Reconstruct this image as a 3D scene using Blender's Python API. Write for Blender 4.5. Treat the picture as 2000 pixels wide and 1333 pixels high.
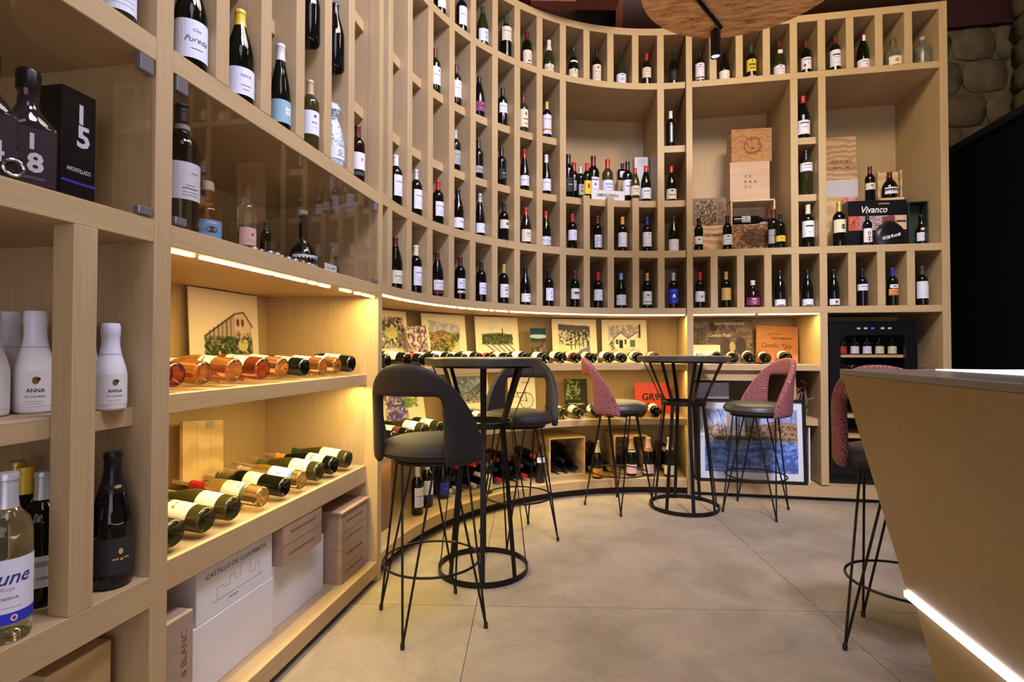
import bpy, bmesh, math, random
import numpy as np
from mathutils import Vector, Matrix

random.seed(7)
for o in list(bpy.data.objects):
    bpy.data.objects.remove(o, do_unlink=True)
SC = bpy.context.scene
COL = SC.collection
PI = math.pi
R_ = math.radians

# ------------------------------------------------------------------ camera
CAM_H, FPX = 1.17, 1038.4
TILT, YAW, ROLL = R_(0.995), R_(10.0), R_(0.066)
cam_d = bpy.data.cameras.new('camera'); cam_d.sensor_width = 36.0
cam_d.lens = 36.0 * FPX / 2000.0
cam_d.clip_start = 0.02; cam_d.clip_end = 60
cam = bpy.data.objects.new('camera', cam_d); COL.objects.link(cam)
_fw = Vector((-math.sin(YAW) * math.cos(TILT), math.cos(YAW) * math.cos(TILT), math.sin(TILT)))
_rt = Vector((math.cos(YAW), math.sin(YAW), 0)); _up = _rt.cross(_fw)
_r2 = _rt * math.cos(ROLL) + _up * math.sin(ROLL); _u2 = _up * math.cos(ROLL) - _rt * math.sin(ROLL)
cam.matrix_world = Matrix(((_r2.x, _u2.x, -_fw.x, 0), (_r2.y, _u2.y, -_fw.y, 0), (_r2.z, _u2.z, -_fw.z, CAM_H), (0, 0, 0, 1)))
SC.camera = cam

# ------------------------------------------------------------------ colour management, world, large lights
SC.view_settings.view_transform = 'Standard'
SC.view_settings.look = 'None'
SC.view_settings.gamma = 1.0
SC.view_settings.use_curve_mapping = False
SC.view_settings.exposure = 0.0
w = bpy.data.worlds.new('world'); SC.world = w; w.use_nodes = True
w.node_tree.nodes['Background'].inputs[0].default_value = (0.55, 0.50, 0.52, 1)
w.node_tree.nodes['Background'].inputs[1].default_value = 0.05

def area(name, loc, target, size, power, col, size_y=None, spread=180):
    d = bpy.data.lights.new(name, 'AREA'); d.energy = power; d.color = col
    d.size = size
    if size_y: d.shape = 'RECTANGLE'; d.size_y = size_y
    else: d.shape = 'DISK'
    d.spread = R_(spread)
    o = bpy.data.objects.new(name, d); COL.objects.link(o); o.location = loc
    o.rotation_euler = (Vector(target) - Vector(loc)).to_track_quat('-Z', 'Y').to_euler()
    return o
WARM = (1.0, 0.77, 0.48); NEUT = (1.0, 0.87, 0.74); COOL = (0.70, 0.70, 1.0)
area('added_front_light', (0.9, -2.25, 1.45), (0.6, 3.0, 1.5), 3.6, 62, (0.93, 0.86, 0.95), size_y=2.3)  # soft light added behind the viewer, as if through an unseen shop window
area('ceiling_light_centre', (0.5, 2.3, 4.35), (0.3, 2.6, 0), 1.2, 48, NEUT)
area('ceiling_light_entry', (0.6, -0.3, 4.2), (-0.6, 1.8, 1.0), 1.2, 14, (0.90, 0.86, 1.0))
area('ceiling_light_left', (0.1, 1.0, 4.1), (-1.3, 1.5, 1.4), 0.6, 32, COOL, spread=130)
area('ceiling_light_curve', (0.4, 1.7, 4.2), (-0.9, 3.6, 1.9), 0.6, 30, COOL, spread=110)
area('low_back_fill', (1.2, 0.9, 4.25), (1.1, 4.5, 0.6), 0.5, 30, (0.86, 0.84, 1.0), spread=60)  # added fill, aimed low to brighten the framed painting
area('ceiling_light_back', (1.5, 2.4, 4.2), (1.6, 4.7, 2.4), 0.7, 46, WARM)

# ------------------------------------------------------------------ photo pixel -> point on a real plane
ORG = Vector((0, 0, CAM_H))
def ray(u, v):
    return _fw + _r2 * ((u - 1000) / FPX) + _u2 * ((666.5 - v) / FPX)
def onx(u, v, x): d = ray(u, v); return ORG + d * (x / d.x)
def ony(u, v, y): d = ray(u, v); return ORG + d * (y / d.y)
def onz(u, v, z): d = ray(u, v); return ORG + d * ((z - CAM_H) / d.z)

# ------------------------------------------------------------------ the plan of the shelving
XL, YR = -1.14, 4.5                 # front planes: left run (x) and right run (y)
CX, CY, RAD = 0.65, 2.71, 1.79      # the quarter round between them
DEP = 0.63
def arcp(t, r):
    if t <= 90: return Vector((CX - r * math.sin(R_(t)), CY + r * math.cos(R_(t)), 0))
    return Vector((CX - r, CY - R_(t - 90) * RAD, 0))
def arc_at(u, r):
    d = ray(u, 540); d = Vector((d.x, d.y)); c = Vector((CX, CY))
    a = d.dot(d); b = -2 * d.dot(c); cc = c.dot(c) - r * r
    t = (-b + math.sqrt(b * b - 4 * a * cc)) / (2 * a); q = d * t
    th = math.degrees(math.atan2(CX - q.x, q.y - CY))
    if th > 90:
        y = d.y * ((CX - r) / d.x); th = 90 + math.degrees((CY - y) / RAD)
    return th
ZA, ZAb = 1.516, 1.464       # lower long shelf, top and underside
ZB, ZBb = 1.986, 1.930
ZC, ZCb = 2.414, 2.360
ZD, ZDb = 2.871, 2.816
ZE, ZEb = 3.373, 3.322
ZT, ZTb = 3.828, 3.772
Z2, Z2b = 1.058, 1.010       # upper lit shelf
Z1, Z1b = 0.610, 0.560       # lower lit shelf
Z0, Z0b = 0.125, 0.060       # base

# ------------------------------------------------------------------ materials
MAT = {}
def new_mat(name):
    m = bpy.data.materials.new(name); m.use_nodes = True
    nt = m.node_tree; b = nt.nodes['Principled BSDF']
    return m, nt, b
def plain(name, col, rough=0.5, metal=0.0, spec=0.5, coat=0.0, var=0.0, vscale=8, trans=0.0, ior=1.45, emit=None, estr=0.0, bump=0.0, alpha=1.0):
    if name in MAT: return MAT[name]
    m, nt, b = new_mat(name)
    b.inputs['Base Color'].default_value = (*col, 1); b.inputs['Roughness'].default_value = rough
    b.inputs['Metallic'].default_value = metal; b.inputs['Specular IOR Level'].default_value = spec
    b.inputs['Coat Weight'].default_value = coat; b.inputs['Coat Roughness'].default_value = 0.05
    b.inputs['Transmission Weight'].default_value = trans; b.inputs['IOR'].default_value = ior
    b.inputs['Alpha'].default_value = alpha
    if emit:
        b.inputs['Emission Color'].default_value = (*emit, 1); b.inputs['Emission Strength'].default_value = estr
    if var or bump:
        tc = nt.nodes.new('ShaderNodeTexCoord'); n = nt.nodes.new('ShaderNodeTexNoise')
        n.inputs['Scale'].default_value = vscale; n.inputs['Detail'].default_value = 6
        nt.links.new(tc.outputs['Object'], n.inputs['Vector'])
        if var:
            r = nt.nodes.new('ShaderNodeValToRGB')
            r.color_ramp.elements[0].position = 0.3; r.color_ramp.elements[1].position = 0.7
            r.color_ramp.elements[0].color = (*[c * (1 - var) for c in col], 1)
            r.color_ramp.elements[1].color = (*[min(1, c * (1 + var)) for c in col], 1)
            nt.links.new(n.outputs['Fac'], r.inputs['Fac']); nt.links.new(r.outputs['Color'], b.inputs['Base Color'])
        if bump:
            bp = nt.nodes.new('ShaderNodeBump'); bp.inputs['Strength'].default_value = bump; bp.inputs['Distance'].default_value = 0.01
            nt.links.new(n.outputs['Fac'], bp.inputs['Height']); nt.links.new(bp.outputs['Normal'], b.inputs['Normal'])
    MAT[name] = m
    return m
def wood(name, c0, c1, scale, rough=0.5, rings=0.0):
    m, nt, b = new_mat(name); MAT[name] = m
    tc = nt.nodes.new('ShaderNodeTexCoord'); mp = nt.nodes.new('ShaderNodeMapping')
    mp.inputs['Scale'].default_value = scale
    n = nt.nodes.new('ShaderNodeTexNoise'); n.inputs['Scale'].default_value = 1.0; n.inputs['Detail'].default_value = 5; n.inputs['Roughness'].default_value = 0.6
    n2 = nt.nodes.new('ShaderNodeTexNoise'); n2.inputs['Scale'].default_value = 2.5; n2.inputs['Detail'].default_value = 2
    r = nt.nodes.new('ShaderNodeValToRGB'); e = r.color_ramp.elements
    e[0].position = 0.32; e[1].position = 0.68; e[0].color = (*c0, 1); e[1].color = (*c1, 1)
    mx = nt.nodes.new('ShaderNodeMath'); mx.operation = 'MULTIPLY_ADD'; mx.inputs[1].default_value = 0.5; 
    L = nt.links
    L.new(tc.outputs['Object'], mp.inputs['Vector']); L.new(mp.outputs['Vector'], n.inputs['Vector']); L.new(tc.outputs['Object'], n2.inputs['Vector'])
    if rings:
        wv = nt.nodes.new('ShaderNodeTexWave'); wv.inputs['Scale'].default_value = rings; wv.inputs['Distortion'].default_value = 7
        wv.inputs['Detail'].default_value = 2; wv.inputs['Detail Scale'].default_value = 1.2; wv.bands_direction = 'Z'
        L.new(tc.outputs['Object'], wv.inputs['Vector'])
        ad = nt.nodes.new('ShaderNodeMix'); ad.inputs['Factor'].default_value = 0.55
        L.new(n.outputs['Fac'], ad.inputs['A']); L.new(wv.outputs['Fac'], ad.inputs['B']); src = ad.outputs['Result']
    else: src = n.outputs['Fac']
    sb = nt.nodes.new('ShaderNodeMath'); sb.operation = 'SUBTRACT'; sb.inputs[1].default_value = 0.5
    L.new(n2.outputs['Fac'], sb.inputs[0]); L.new(sb.outputs[0], mx.inputs[0]); L.new(src, mx.inputs[2])
    L.new(mx.outputs[0], r.inputs['Fac']); L.new(r.outputs['Color'], b.inputs['Base Color'])
    b.inputs['Roughness'].default_value = rough; b.inputs['Specular IOR Level'].default_value = 0.35
    bp = nt.nodes.new('ShaderNodeBump'); bp.inputs['Strength'].default_value = 0.06; bp.inputs['Distance'].default_value = 0.003
    L.new(n.outputs['Fac'], bp.inputs['Height']); L.new(bp.outputs['Normal'], b.inputs['Normal'])
    return m
W0, W1 = (0.420, 0.292, 0.146), (0.490, 0.350, 0.188)
WV = wood('shelf_wood_upright', W0, W1, (170, 170, 4))
WH = wood('shelf_wood_flat', W0, W1, (4, 4, 190))
WHd = wood('shelf_wood_deep', (0.45, 0.31, 0.18), (0.56, 0.40, 0.25), (50, 4, 50))
PINE = wood('pine', (0.52, 0.34, 0.15), (0.66, 0.46, 0.24), (4, 40, 4), 0.55, rings=3)
BOXW = wood('box_wood', (0.45, 0.26, 0.13), (0.62, 0.42, 0.25), (12, 12, 12), 0.55, rings=6)
OAK = wood('counter_oak', (0.285, 0.19, 0.085), (0.345, 0.235, 0.11), (110, 110, 3), 0.4)
CARD = plain('cardboard', (0.36, 0.24, 0.16), 0.8, var=0.08, vscale=20)
CARDD = plain('cardboard_grey', (0.33, 0.25, 0.19), 0.8, var=0.08, vscale=20)
WHITEC = plain('white_carton', (0.66, 0.64, 0.66), 0.6, var=0.03, vscale=10)
BLACKM = plain('black_steel', (0.016, 0.014, 0.014), 0.38, 0.6, var=0.15, vscale=30)
TOPM = plain('table_dark_top', (0.055, 0.05, 0.047), 0.35, var=0.25, vscale=14)
BLKP = plain('black_plastic', (0.008, 0.008, 0.010), 0.3)
LEATH = plain('dark_leather', (0.022, 0.017, 0.017), 0.58, spec=0.3, bump=0.08, vscale=300)
PAPER = plain('paper', (0.74, 0.70, 0.62), 0.8)
LED = plain('warm_led', (1, 0.85, 0.5), 0.5, emit=(1.0, 0.80, 0.38), estr=6.0)
LEDW = plain('white_led', (1, 1, 1), 0.5, emit=(0.93, 0.90, 1.0), estr=9.0)
CHROME = plain('steel', (0.55, 0.55, 0.6), 0.2, 1.0)
SATIN = plain('satin_clip', (0.30, 0.29, 0.33), 0.35, 0.7)

G = {
 'black': plain('glass_black', (0.004, 0.004, 0.004), 0.06, spec=0.6),
 'dark': plain('glass_dark_green', (0.004, 0.005, 0.0025), 0.06, spec=0.5),
 'red': plain('glass_dark_red', (0.012, 0.004, 0.004), 0.06, spec=0.6),
 'green': plain('glass_green', (0.035, 0.04, 0.012), 0.05, trans=0.4),
 'olive': plain('glass_olive', (0.075, 0.065, 0.016), 0.05, trans=0.5),
 'gold': plain('glass_golden_wine', (0.92, 0.72, 0.28), 0.03, trans=0.95),
 'rose': plain('glass_rose_wine', (0.95, 0.52, 0.20), 0.03, trans=0.95),
 'deeprose': plain('glass_deep_rose_wine', (0.75, 0.20, 0.10), 0.03, trans=0.95),
 'amber': plain('glass_amber_spirit', (0.85, 0.42, 0.10), 0.03, trans=0.95),
 'pale': plain('glass_pale_wine', (0.88, 0.82, 0.48), 0.03, trans=0.96),
 'clear': plain('glass_clear', (0.95, 0.97, 0.96), 0.02, trans=1.0),
 'white': plain('bottle_white_lacquer', (0.74, 0.72, 0.76), 0.25, spec=0.5),
 'foil': plain('bottle_foil_wrap', (0.50, 0.56, 0.80), 0.35, 0.25, var=0.45, vscale=60, bump=0.8),
 'bag': plain('old_cloudy_glass', (0.22, 0.21, 0.15), 0.25, trans=0.5, var=0.4, vscale=30),
}
CC = {
 'black': (0.008, 0.008, 0.009), 'dark': (0.02, 0.018, 0.018), 'wine': (0.10, 0.012, 0.015), 'red': (0.42, 0.02, 0.02), 'gold': (0.55, 0.36, 0.10),
 'yellow': (0.75, 0.50, 0.03), 'white': (0.72, 0.70, 0.70), 'silver': (0.52, 0.52, 0.56), 'blue': (0.02, 0.03, 0.22), 'lblue': (0.15, 0.34, 0.60),
 'orange': (0.72, 0.28, 0.05), 'cream': (0.70, 0.62, 0.48), 'green': (0.03, 0.06, 0.03), 'lav': (0.70, 0.70, 0.82), 'grey': (0.35, 0.34, 0.36),
 'purple': (0.20, 0.03, 0.12), 'bblue': (0.02, 0.03, 0.50), 'brown': (0.18, 0.08, 0.03), 'pink': (0.75, 0.48, 0.45), 'olive': (0.10, 0.09, 0.03), 'cyan': (0.10, 0.35, 0.55),
 'tan': (0.45, 0.33, 0.20), 'teal': (0.25, 0.42, 0.50),
}
def cap_mat(c): return plain('foil_' + c, CC[c], 0.3, 0.35 if c in ('gold', 'silver') else 0.0)
def ink(c): return plain('print_' + c, CC[c], 0.7)
def fabric_red(name, dark, light, scale):
    m, nt, b = new_mat(name); L = nt.links
    tc = nt.nodes.new('ShaderNodeTexCoord')
    v = nt.nodes.new('ShaderNodeTexVoronoi'); v.inputs['Scale'].default_value = 16
    rot = nt.nodes.new('ShaderNodeVectorRotate'); rot.rotation_type = 'AXIS_ANGLE'; rot.inputs['Axis'].default_value = (0.3, 1, 0.2)
    mu = nt.nodes.new('ShaderNodeMath'); mu.operation = 'MULTIPLY'; mu.inputs[1].default_value = 5.0
    sp = nt.nodes.new('ShaderNodeSeparateColor')
    wv = nt.nodes.new('ShaderNodeTexWave'); wv.inputs['Scale'].default_value = scale; wv.inputs['Distortion'].default_value = 5.0; wv.inputs['Detail'].default_value = 2.0; wv.inputs['Detail Scale'].default_value = 1.5
    wv.bands_direction = 'DIAGONAL'
    r = nt.nodes.new('ShaderNodeValToRGB'); e = r.color_ramp.elements
    e[0].position = 0.5; e[0].color = (*dark, 1); e[1].position = 0.85; e[1].color = (*light, 1)
    L.new(tc.outputs['Object'], v.inputs['Vector']); L.new(v.outputs['Color'], sp.inputs[0]); L.new(sp.outputs[0], mu.inputs[0]); L.new(mu.outputs[0], rot.inputs['Angle'])
    L.new(tc.outputs['Object'], rot.inputs['Vector']); L.new(rot.outputs['Vector'], wv.inputs['Vector']); L.new(wv.outputs['Fac'], r.inputs['Fac']); L.new(r.outputs['Color'], b.inputs['Base Color'])
    b.inputs['Roughness'].default_value = 0.85
    MAT[name] = m; return m
REDF = fabric_red('red_woven_fabric', (0.15, 0.018, 0.016), (0.34, 0.15, 0.17), 46)

def vcol_mat():
    m, nt, b = new_mat('printed_picture'); a = nt.nodes.new('ShaderNodeVertexColor'); a.layer_name = 'Col'
    nt.links.new(a.outputs['Color'], b.inputs['Base Color']); b.inputs['Roughness'].default_value = 0.75; b.inputs['Specular IOR Level'].default_value = 0.2
    return m
VCOL = vcol_mat()

# ------------------------------------------------------------------ object helpers
class MB:
    """vertices, faces and material slots collected into one mesh"""
    def __init__(s): s.v = []; s.f = []; s.m = []; s.mats = []
    def slot(s, mat):
        if mat not in s.mats: s.mats.append(mat)
        return s.mats.index(mat)
    def add(s, vs, fs, mat):
        k = s.slot(mat); n = len(s.v); s.v += [tuple(q) for q in vs]
        for f in fs: s.f.append(tuple(i + n for i in f)); s.m.append(k)
        return s
    def box(s, x0, y0, z0, x1, y1, z1, mat):
        return s.add([(x0, y0, z0), (x1, y0, z0), (x1, y1, z0), (x0, y1, z0), (x0, y0, z1), (x1, y0, z1), (x1, y1, z1), (x0, y1, z1)],
                     [(0, 3, 2, 1), (4, 5, 6, 7), (0, 1, 5, 4), (1, 2, 6, 5), (2, 3, 7, 6), (3, 0, 4, 7)], mat)
    def tube(s, pts, r, mat, n=8, closed=False):
        pts = [Vector(q) for q in pts]; N = len(pts); vs = []; fs = []
        for i, q in enumerate(pts):
            a = pts[(i - 1) % N] if (closed or i > 0) else q; b = pts[(i + 1) % N] if (closed or i < N - 1) else q
            d = (b - a).normalized(); h = Vector((0, 0, 1)) if abs(d.z) < 0.95 else Vector((1, 0, 0))
            e1 = d.cross(h).normalized(); e2 = d.cross(e1)
            rr = r[i] if isinstance(r, (list, tuple)) else r
            for k in range(n):
                t = 2 * PI * k / n; vs.append(q + e1 * (rr * math.cos(t)) + e2 * (rr * math.sin(t)))
        M = N if closed else N - 1
        for i in range(M):
            for k in range(n):
                a = i * n + k; b = i * n + (k + 1) % n; c = ((i + 1) % N) * n + (k + 1) % n; d = ((i + 1) % N) * n + k
                fs.append((a, b, c, d))
        if not closed:
            fs.append(tuple(range(n))[::-1]); fs.append(tuple((N - 1) * n + k for k in range(n)))
        return s.add(vs, fs, mat)
    def lathe(s, prof, mat, n=24, cx=0, cy=0):
        vs = []; fs = []
        for r, z in prof:
            for k in range(n):
                t = 2 * PI * k / n; vs.append((cx + r * math.cos(t), cy + r * math.sin(t), z))
        for i in range(len(prof) - 1):
            for k in range(n):
                fs.append((i * n + k, i * n + (k + 1) % n, (i + 1) * n + (k + 1) % n, (i + 1) * n + k))
        if prof[0] != prof[-1]: fs.append(tuple(range(n))[::-1]); fs.append(tuple((len(prof) - 1) * n + k for k in range(n)))
        return s.add(vs, fs, mat)
    def mesh(s, name, smooth=False, bevel=0.0):
        me = bpy.data.meshes.new(name); me.from_pydata(s.v, [], s.f)
        for m in s.mats: me.materials.append(m)
        me.polygons.foreach_set('material_index', s.m)
        if bevel or smooth:
            bm = bmesh.new(); bm.from_mesh(me)
            if bevel: bmesh.ops.bevel(bm, geom=bm.edges[:], offset=bevel, segments=1, affect='EDGES')
            if smooth:
                for f in bm.faces: f.smooth = True
                for e in bm.edges:
                    if len(e.link_faces) == 2 and e.calc_face_angle(0) > R_(38): e.smooth = False
            bm.to_mesh(me); bm.free()
        me.update()
        return me
    def obj(s, name, parent=None, smooth=False, bevel=0.0):
        return put(name, s.mesh(name, smooth, bevel), parent)
def put(name, me, parent=None):
    o = bpy.data.objects.new(name, me); COL.objects.link(o)
    if parent is not None: o.parent = parent
    return o
USED = {}
def tag(o, label=None, cat=None, group=None, kind=None):
    if label: o['label'] = label
    if cat: o['category'] = cat
    if group: o['group'] = group
    if kind: o['kind'] = kind
    return o
def thing(name, label, cat, loc=(0, 0, 0), rz=0.0, group=None, mat=None):
    o = bpy.data.objects.new(name, None); COL.objects.link(o); o.empty_display_size = 0.05
    if mat is not None: o.matrix_world = mat
    else: o.location = loc; o.rotation_euler = (0, 0, rz)
    return tag(o, label, cat, group)
def boxo(name, b, mat, parent=None, bevel=0.0015):
    c = [(b[0] + b[3]) / 2, (b[1] + b[4]) / 2, b[2]]
    return MB().box(*b, mat).obj(name, parent, bevel=bevel)
ORD = ['first', 'second', 'third', 'fourth', 'fifth', 'sixth', 'seventh', 'eighth', 'ninth', 'tenth', 'eleventh', 'twelfth', 'thirteenth', 'fourteenth', 'fifteenth',
       'sixteenth', 'seventeenth', 'eighteenth', 'nineteenth', 'twentieth', 'twenty-first', 'twenty-second', 'twenty-third', 'twenty-fourth', 'twenty-fifth', 'twenty-sixth']

# ------------------------------------------------------------------ lettering
_TXT = {}
def text_shape(t, shear=0.0, bold=0.0, space=1.0):
    key = (t, shear, bold, space)
    if key in _TXT: return _TXT[key]
    c = bpy.data.curves.new('t', 'FONT'); c.body = t; c.size = 1.0; c.align_x = 'CENTER'; c.resolution_u = 2; c.shear = shear; c.offset = bold; c.space_character = space
    o = bpy.data.objects.new('t', c); COL.objects.link(o); bpy.context.view_layer.update()
    me = o.evaluated_get(bpy.context.evaluated_depsgraph_get()).to_mesh()
    vs = [(v.co.x, v.co.y) for v in me.vertices]; fs = [tuple(q.vertices) for q in me.polygons]
    o.to_mesh_clear(); bpy.data.objects.remove(o); bpy.data.curves.remove(c)
    if vs:
        xs = [q[0] for q in vs]; mx = (min(xs) + max(xs)) / 2; wd = max(xs) - min(xs)
        vs = [(q[0] - mx, q[1]) for q in vs]
    else: wd = 1
    _TXT[key] = (vs, fs, wd)
    return _TXT[key]
def lay_text(mb, t, mat, fn, u, v, size, width=None, shear=0.0, bold=0.0, space=1.0, sx=1.0):
    vs, fs, wd = text_shape(t, shear, bold, space)
    kx = size * sx
    if width: kx = width / wd
    mb.add([fn(u + x * kx, v + y * size) for x, y in vs], fs, mat)

def strokes(mb, mat, fn, u, v, size, width, seed=1):
    """print too small to read: a line of short strokes"""
    rr = random.Random(seed); x = -width / 2
    while x < width / 2 - size * .3:
        wd = size * rr.uniform(.14, .42); y0 = rr.uniform(0, .18) * size; y1 = size * rr.uniform(.62, .92)
        mb.add([fn(u + x, v + y0), fn(u + x + wd, v + y0), fn(u + x + wd, v + y1), fn(u + x, v + y1)], [(0, 1, 2, 3)], mat); x += wd + size * rr.uniform(.10, .30)

# ------------------------------------------------------------------ the setting: floor, walls, ceiling
FA = R_(8.2); E1 = Vector((math.cos(FA), math.sin(FA), 0)); E2 = Vector((-math.sin(FA), math.cos(FA), 0))
def floor_mat():
    m, nt, b = new_mat('stone_tile'); L = nt.links
    tc = nt.nodes.new('ShaderNodeTexCoord')
    n1 = nt.nodes.new('ShaderNodeTexNoise'); n1.inputs['Scale'].default_value = 2.6; n1.inputs['Detail'].default_value = 8; n1.inputs['Roughness'].default_value = 0.65; n1.inputs['Distortion'].default_value = 0.6
    n2 = nt.nodes.new('ShaderNodeTexNoise'); n2.inputs['Scale'].default_value = 60; n2.inputs['Detail'].default_value = 4
    L.new(tc.outputs['Object'], n1.inputs['Vector']); L.new(tc.outputs['Object'], n2.inputs['Vector'])
    r = nt.nodes.new('ShaderNodeValToRGB'); e = r.color_ramp.elements
    e[0].position = 0.28; e[0].color = (0.185, 0.148, 0.118, 1); e[1].position = 0.72; e[1].color = (0.325, 0.267, 0.213, 1)
    L.new(n1.outputs['Fac'], r.inputs['Fac'])
    mx = nt.nodes.new('ShaderNodeMix'); mx.data_type = 'RGBA'; mx.blend_type = 'OVERLAY'; mx.inputs['Factor'].default_value = 0.25
    L.new(r.outputs['Color'], mx.inputs['A']); L.new(n2.outputs['Color'], mx.inputs['B']); L.new(mx.outputs['Result'], b.inputs['Base Color'])
    b.inputs['Roughness'].default_value = 0.55; b.inputs['Specular IOR Level'].default_value = 0.3
    bp = nt.nodes.new('ShaderNodeBump'); bp.inputs['Strength'].default_value = 0.05; bp.inputs['Distance'].default_value = 0.004
    L.new(n2.outputs['Fac'], bp.inputs['Height']); L.new(bp.outputs['Normal'], b.inputs['Normal'])
    return m
FLOORM = floor_mat()
GROUT = plain('grout', (0.10, 0.075, 0.055), 0.9)
fl = MB().box(-2.2, -2.6, -0.08, 4.2, 5.6, -0.004, GROUT).obj('floor'); tag(fl, 'beige stone-effect floor of large tiles', 'floor', kind='structure')
TW, TL = 1.553, 3.1
for i in range(-2, 3):
    for j in range(-2, 2):
        a0, a1 = -0.240 + i * TW, -0.240 + (i + 1) * TW; b0, b1 = 2.447 + j * TL, 2.447 + (j + 1) * TL
        g = 0.0016; q = [E1 * (a0 + g) + E2 * (b0 + g), E1 * (a1 - g) + E2 * (b0 + g), E1 * (a1 - g) + E2 * (b1 - g), E1 * (a0 + g) + E2 * (b1 - g)]
        # clip the outer tiles to the room
        bm = bmesh.new(); f = bm.faces.new([bm.verts.new(p) for p in q])
        for co, no in (((-2.2, 0, 0), (-1, 0, 0)), ((4.2, 0, 0), (1, 0, 0)), ((0, -2.6, 0), (0, -1, 0)), ((0, 5.6, 0), (0, 1, 0))):
            bmesh.ops.bisect_plane(bm, geom=bm.verts[:] + bm.edges[:] + bm.faces[:], plane_co=co, plane_no=no, clear_outer=True)
        if not bm.faces: bm.free(); continue
        r = bmesh.ops.extrude_face_region(bm, geom=bm.faces[:]); 
        bmesh.ops.translate(bm, verts=[v for v in r['geom'] if isinstance(v, bmesh.types.BMVert)], vec=(0, 0, -0.01))
        bmesh.ops.recalc_face_normals(bm, faces=bm.faces[:])
        me = bpy.data.meshes.new('tile'); bm.to_mesh(me); bm.free(); me.materials.append(FLOORM); put('tile', me, fl)
PLAST = plain('dark_plaster', (0.10, 0.075, 0.06), 0.9, var=0.2, vscale=3)
DKRED = plain('dark_red_paint', (0.035, 0.007, 0.007), 0.7)
def struct(name, b, mat, label, parent=None): 
    o = boxo(name, b, mat, parent, 0)
    if parent is None: tag(o, label, 'structure', kind='structure')
    return o
struct('wall_left', (-2.2, -2.6, 0, -1.82, 5.6, 4.7), PLAST, 'plain wall behind the left shelving')
struct('wall_back', (-1.82, 5.25, 0, 3.6, 5.6, 4.7), PLAST, 'wall behind the back shelving')
struct('wall_right', (3.47, -2.6, 0, 3.8, 5.25, 4.7), PLAST, 'dark wall on the right beyond the shelving')
struct('wall_front', (-1.82, -2.6, 0, 3.47, -2.4, 4.7), PLAST, 'wall behind the viewer')
struct('ceiling', (-2.2, -2.6, 4.6, 3.8, 5.6, 4.75), plain('ceiling_dark', (0.025, 0.012, 0.010), 0.9), 'dark ceiling above the wine shop')
struct('trim_1', (2.56, 5.14, 3.97, 3.47, 5.25, 4.6), DKRED, 'dark red beam above the stone wall')
# rough stone wall in the far right corner: each stone a piece of the wall
STONE = plain('sandstone', (0.11, 0.082, 0.045), 0.95, var=0.3, vscale=9, bump=0.9)
sw = MB().box(2.56, 5.2, 0, 3.47, 5.25, 3.97, plain('mortar', (0.10, 0.08, 0.05), 0.95, bump=0.5, vscale=30)).obj('wall_stone'); tag(sw, 'rough stone wall in the dark right corner', 'wall', kind='structure')
def stone(name, x0, x1, z0, z1, y, axis, par, seed):
    rr = random.Random(seed); me = bpy.data.meshes.new('stone'); bm = bmesh.new(); bmesh.ops.create_cube(bm, size=1)
    bmesh.ops.subdivide_edges(bm, edges=bm.edges[:], cuts=2, use_grid_fill=True)
    for v in bm.verts:
        q = v.co; k = 1 - 0.16 * (abs(q.x) * 2) ** 4 * (abs(q.z) * 2) ** 4
        q.x *= k; q.z *= k; q.y *= 1.0 - 0.3 * max(abs(q.x), abs(q.z)) * 2
        q += Vector((rr.uniform(-.04, .04), rr.uniform(-.10, .10), rr.uniform(-.04, .04)))
        if axis == 'y': v.co = Vector(((x0 + x1) / 2 + q.x * (x1 - x0), y + q.y * 0.05, (z0 + z1) / 2 + q.z * (z1 - z0)))
        else: v.co = Vector((y - q.y * 0.10, (x0 + x1) / 2 + q.x * (x1 - x0), (z0 + z1) / 2 + q.z * (z1 - z0)))
    for f in bm.faces: f.smooth = True
    bmesh.ops.recalc_face_normals(bm, faces=bm.faces[:]); bm.to_mesh(me); bm.free(); me.materials.append(STONE); return put(name, me, par)
sd = 1
for zi in range(5):
    z0 = 2.55 + zi * 0.285; x = 2.5 - 0.17 * (zi % 2); 
    while x < 3.44:
        wd = random.uniform(0.32, 0.5); stone('stone', max(2.57, x), min(3.47, x + wd - 0.006), z0, z0 + 0.279, 5.20, 'y', sw, sd); x += wd; sd += 1
swr = MB().box(3.44, 3.0, 2.4, 3.47, 5.2, 4.3, MAT['mortar']).obj('wall_stone_side'); tag(swr, 'rough stone return wall at the far right edge', 'wall', kind='structure')
for zi in range(8):
    z0 = 2.5 + zi * 0.21; y = 5.15
    while y > 3.6:
        wd = random.uniform(0.25, 0.45); stone('stone', y - wd + 0.012, y, z0, z0 + 0.2, 3.43, 'x', swr, sd); y -= wd; sd += 1
pt = thing('black_partition', 'tall black partition to the right of the wooden shelving', 'partition', (2.93, 3.6, 0))
BLKC = plain('black_cloth', (0.0016, 0.0016, 0.0018), 0.95, spec=0.1)
for k in range(5): boxo('panel', (-0.02, -1.6 + k * 0.64, 0.0, 0.02, -1.6 + k * 0.64 + 0.63, 2.84), BLKC, pt, 0.004)
boxo('top_rail', (-0.05, -1.6, 2.84, 0.05, 1.6, 2.90), plain('black_rail', (0.006, 0.007, 0.010), 0.5), pt, 0.004)

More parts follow.
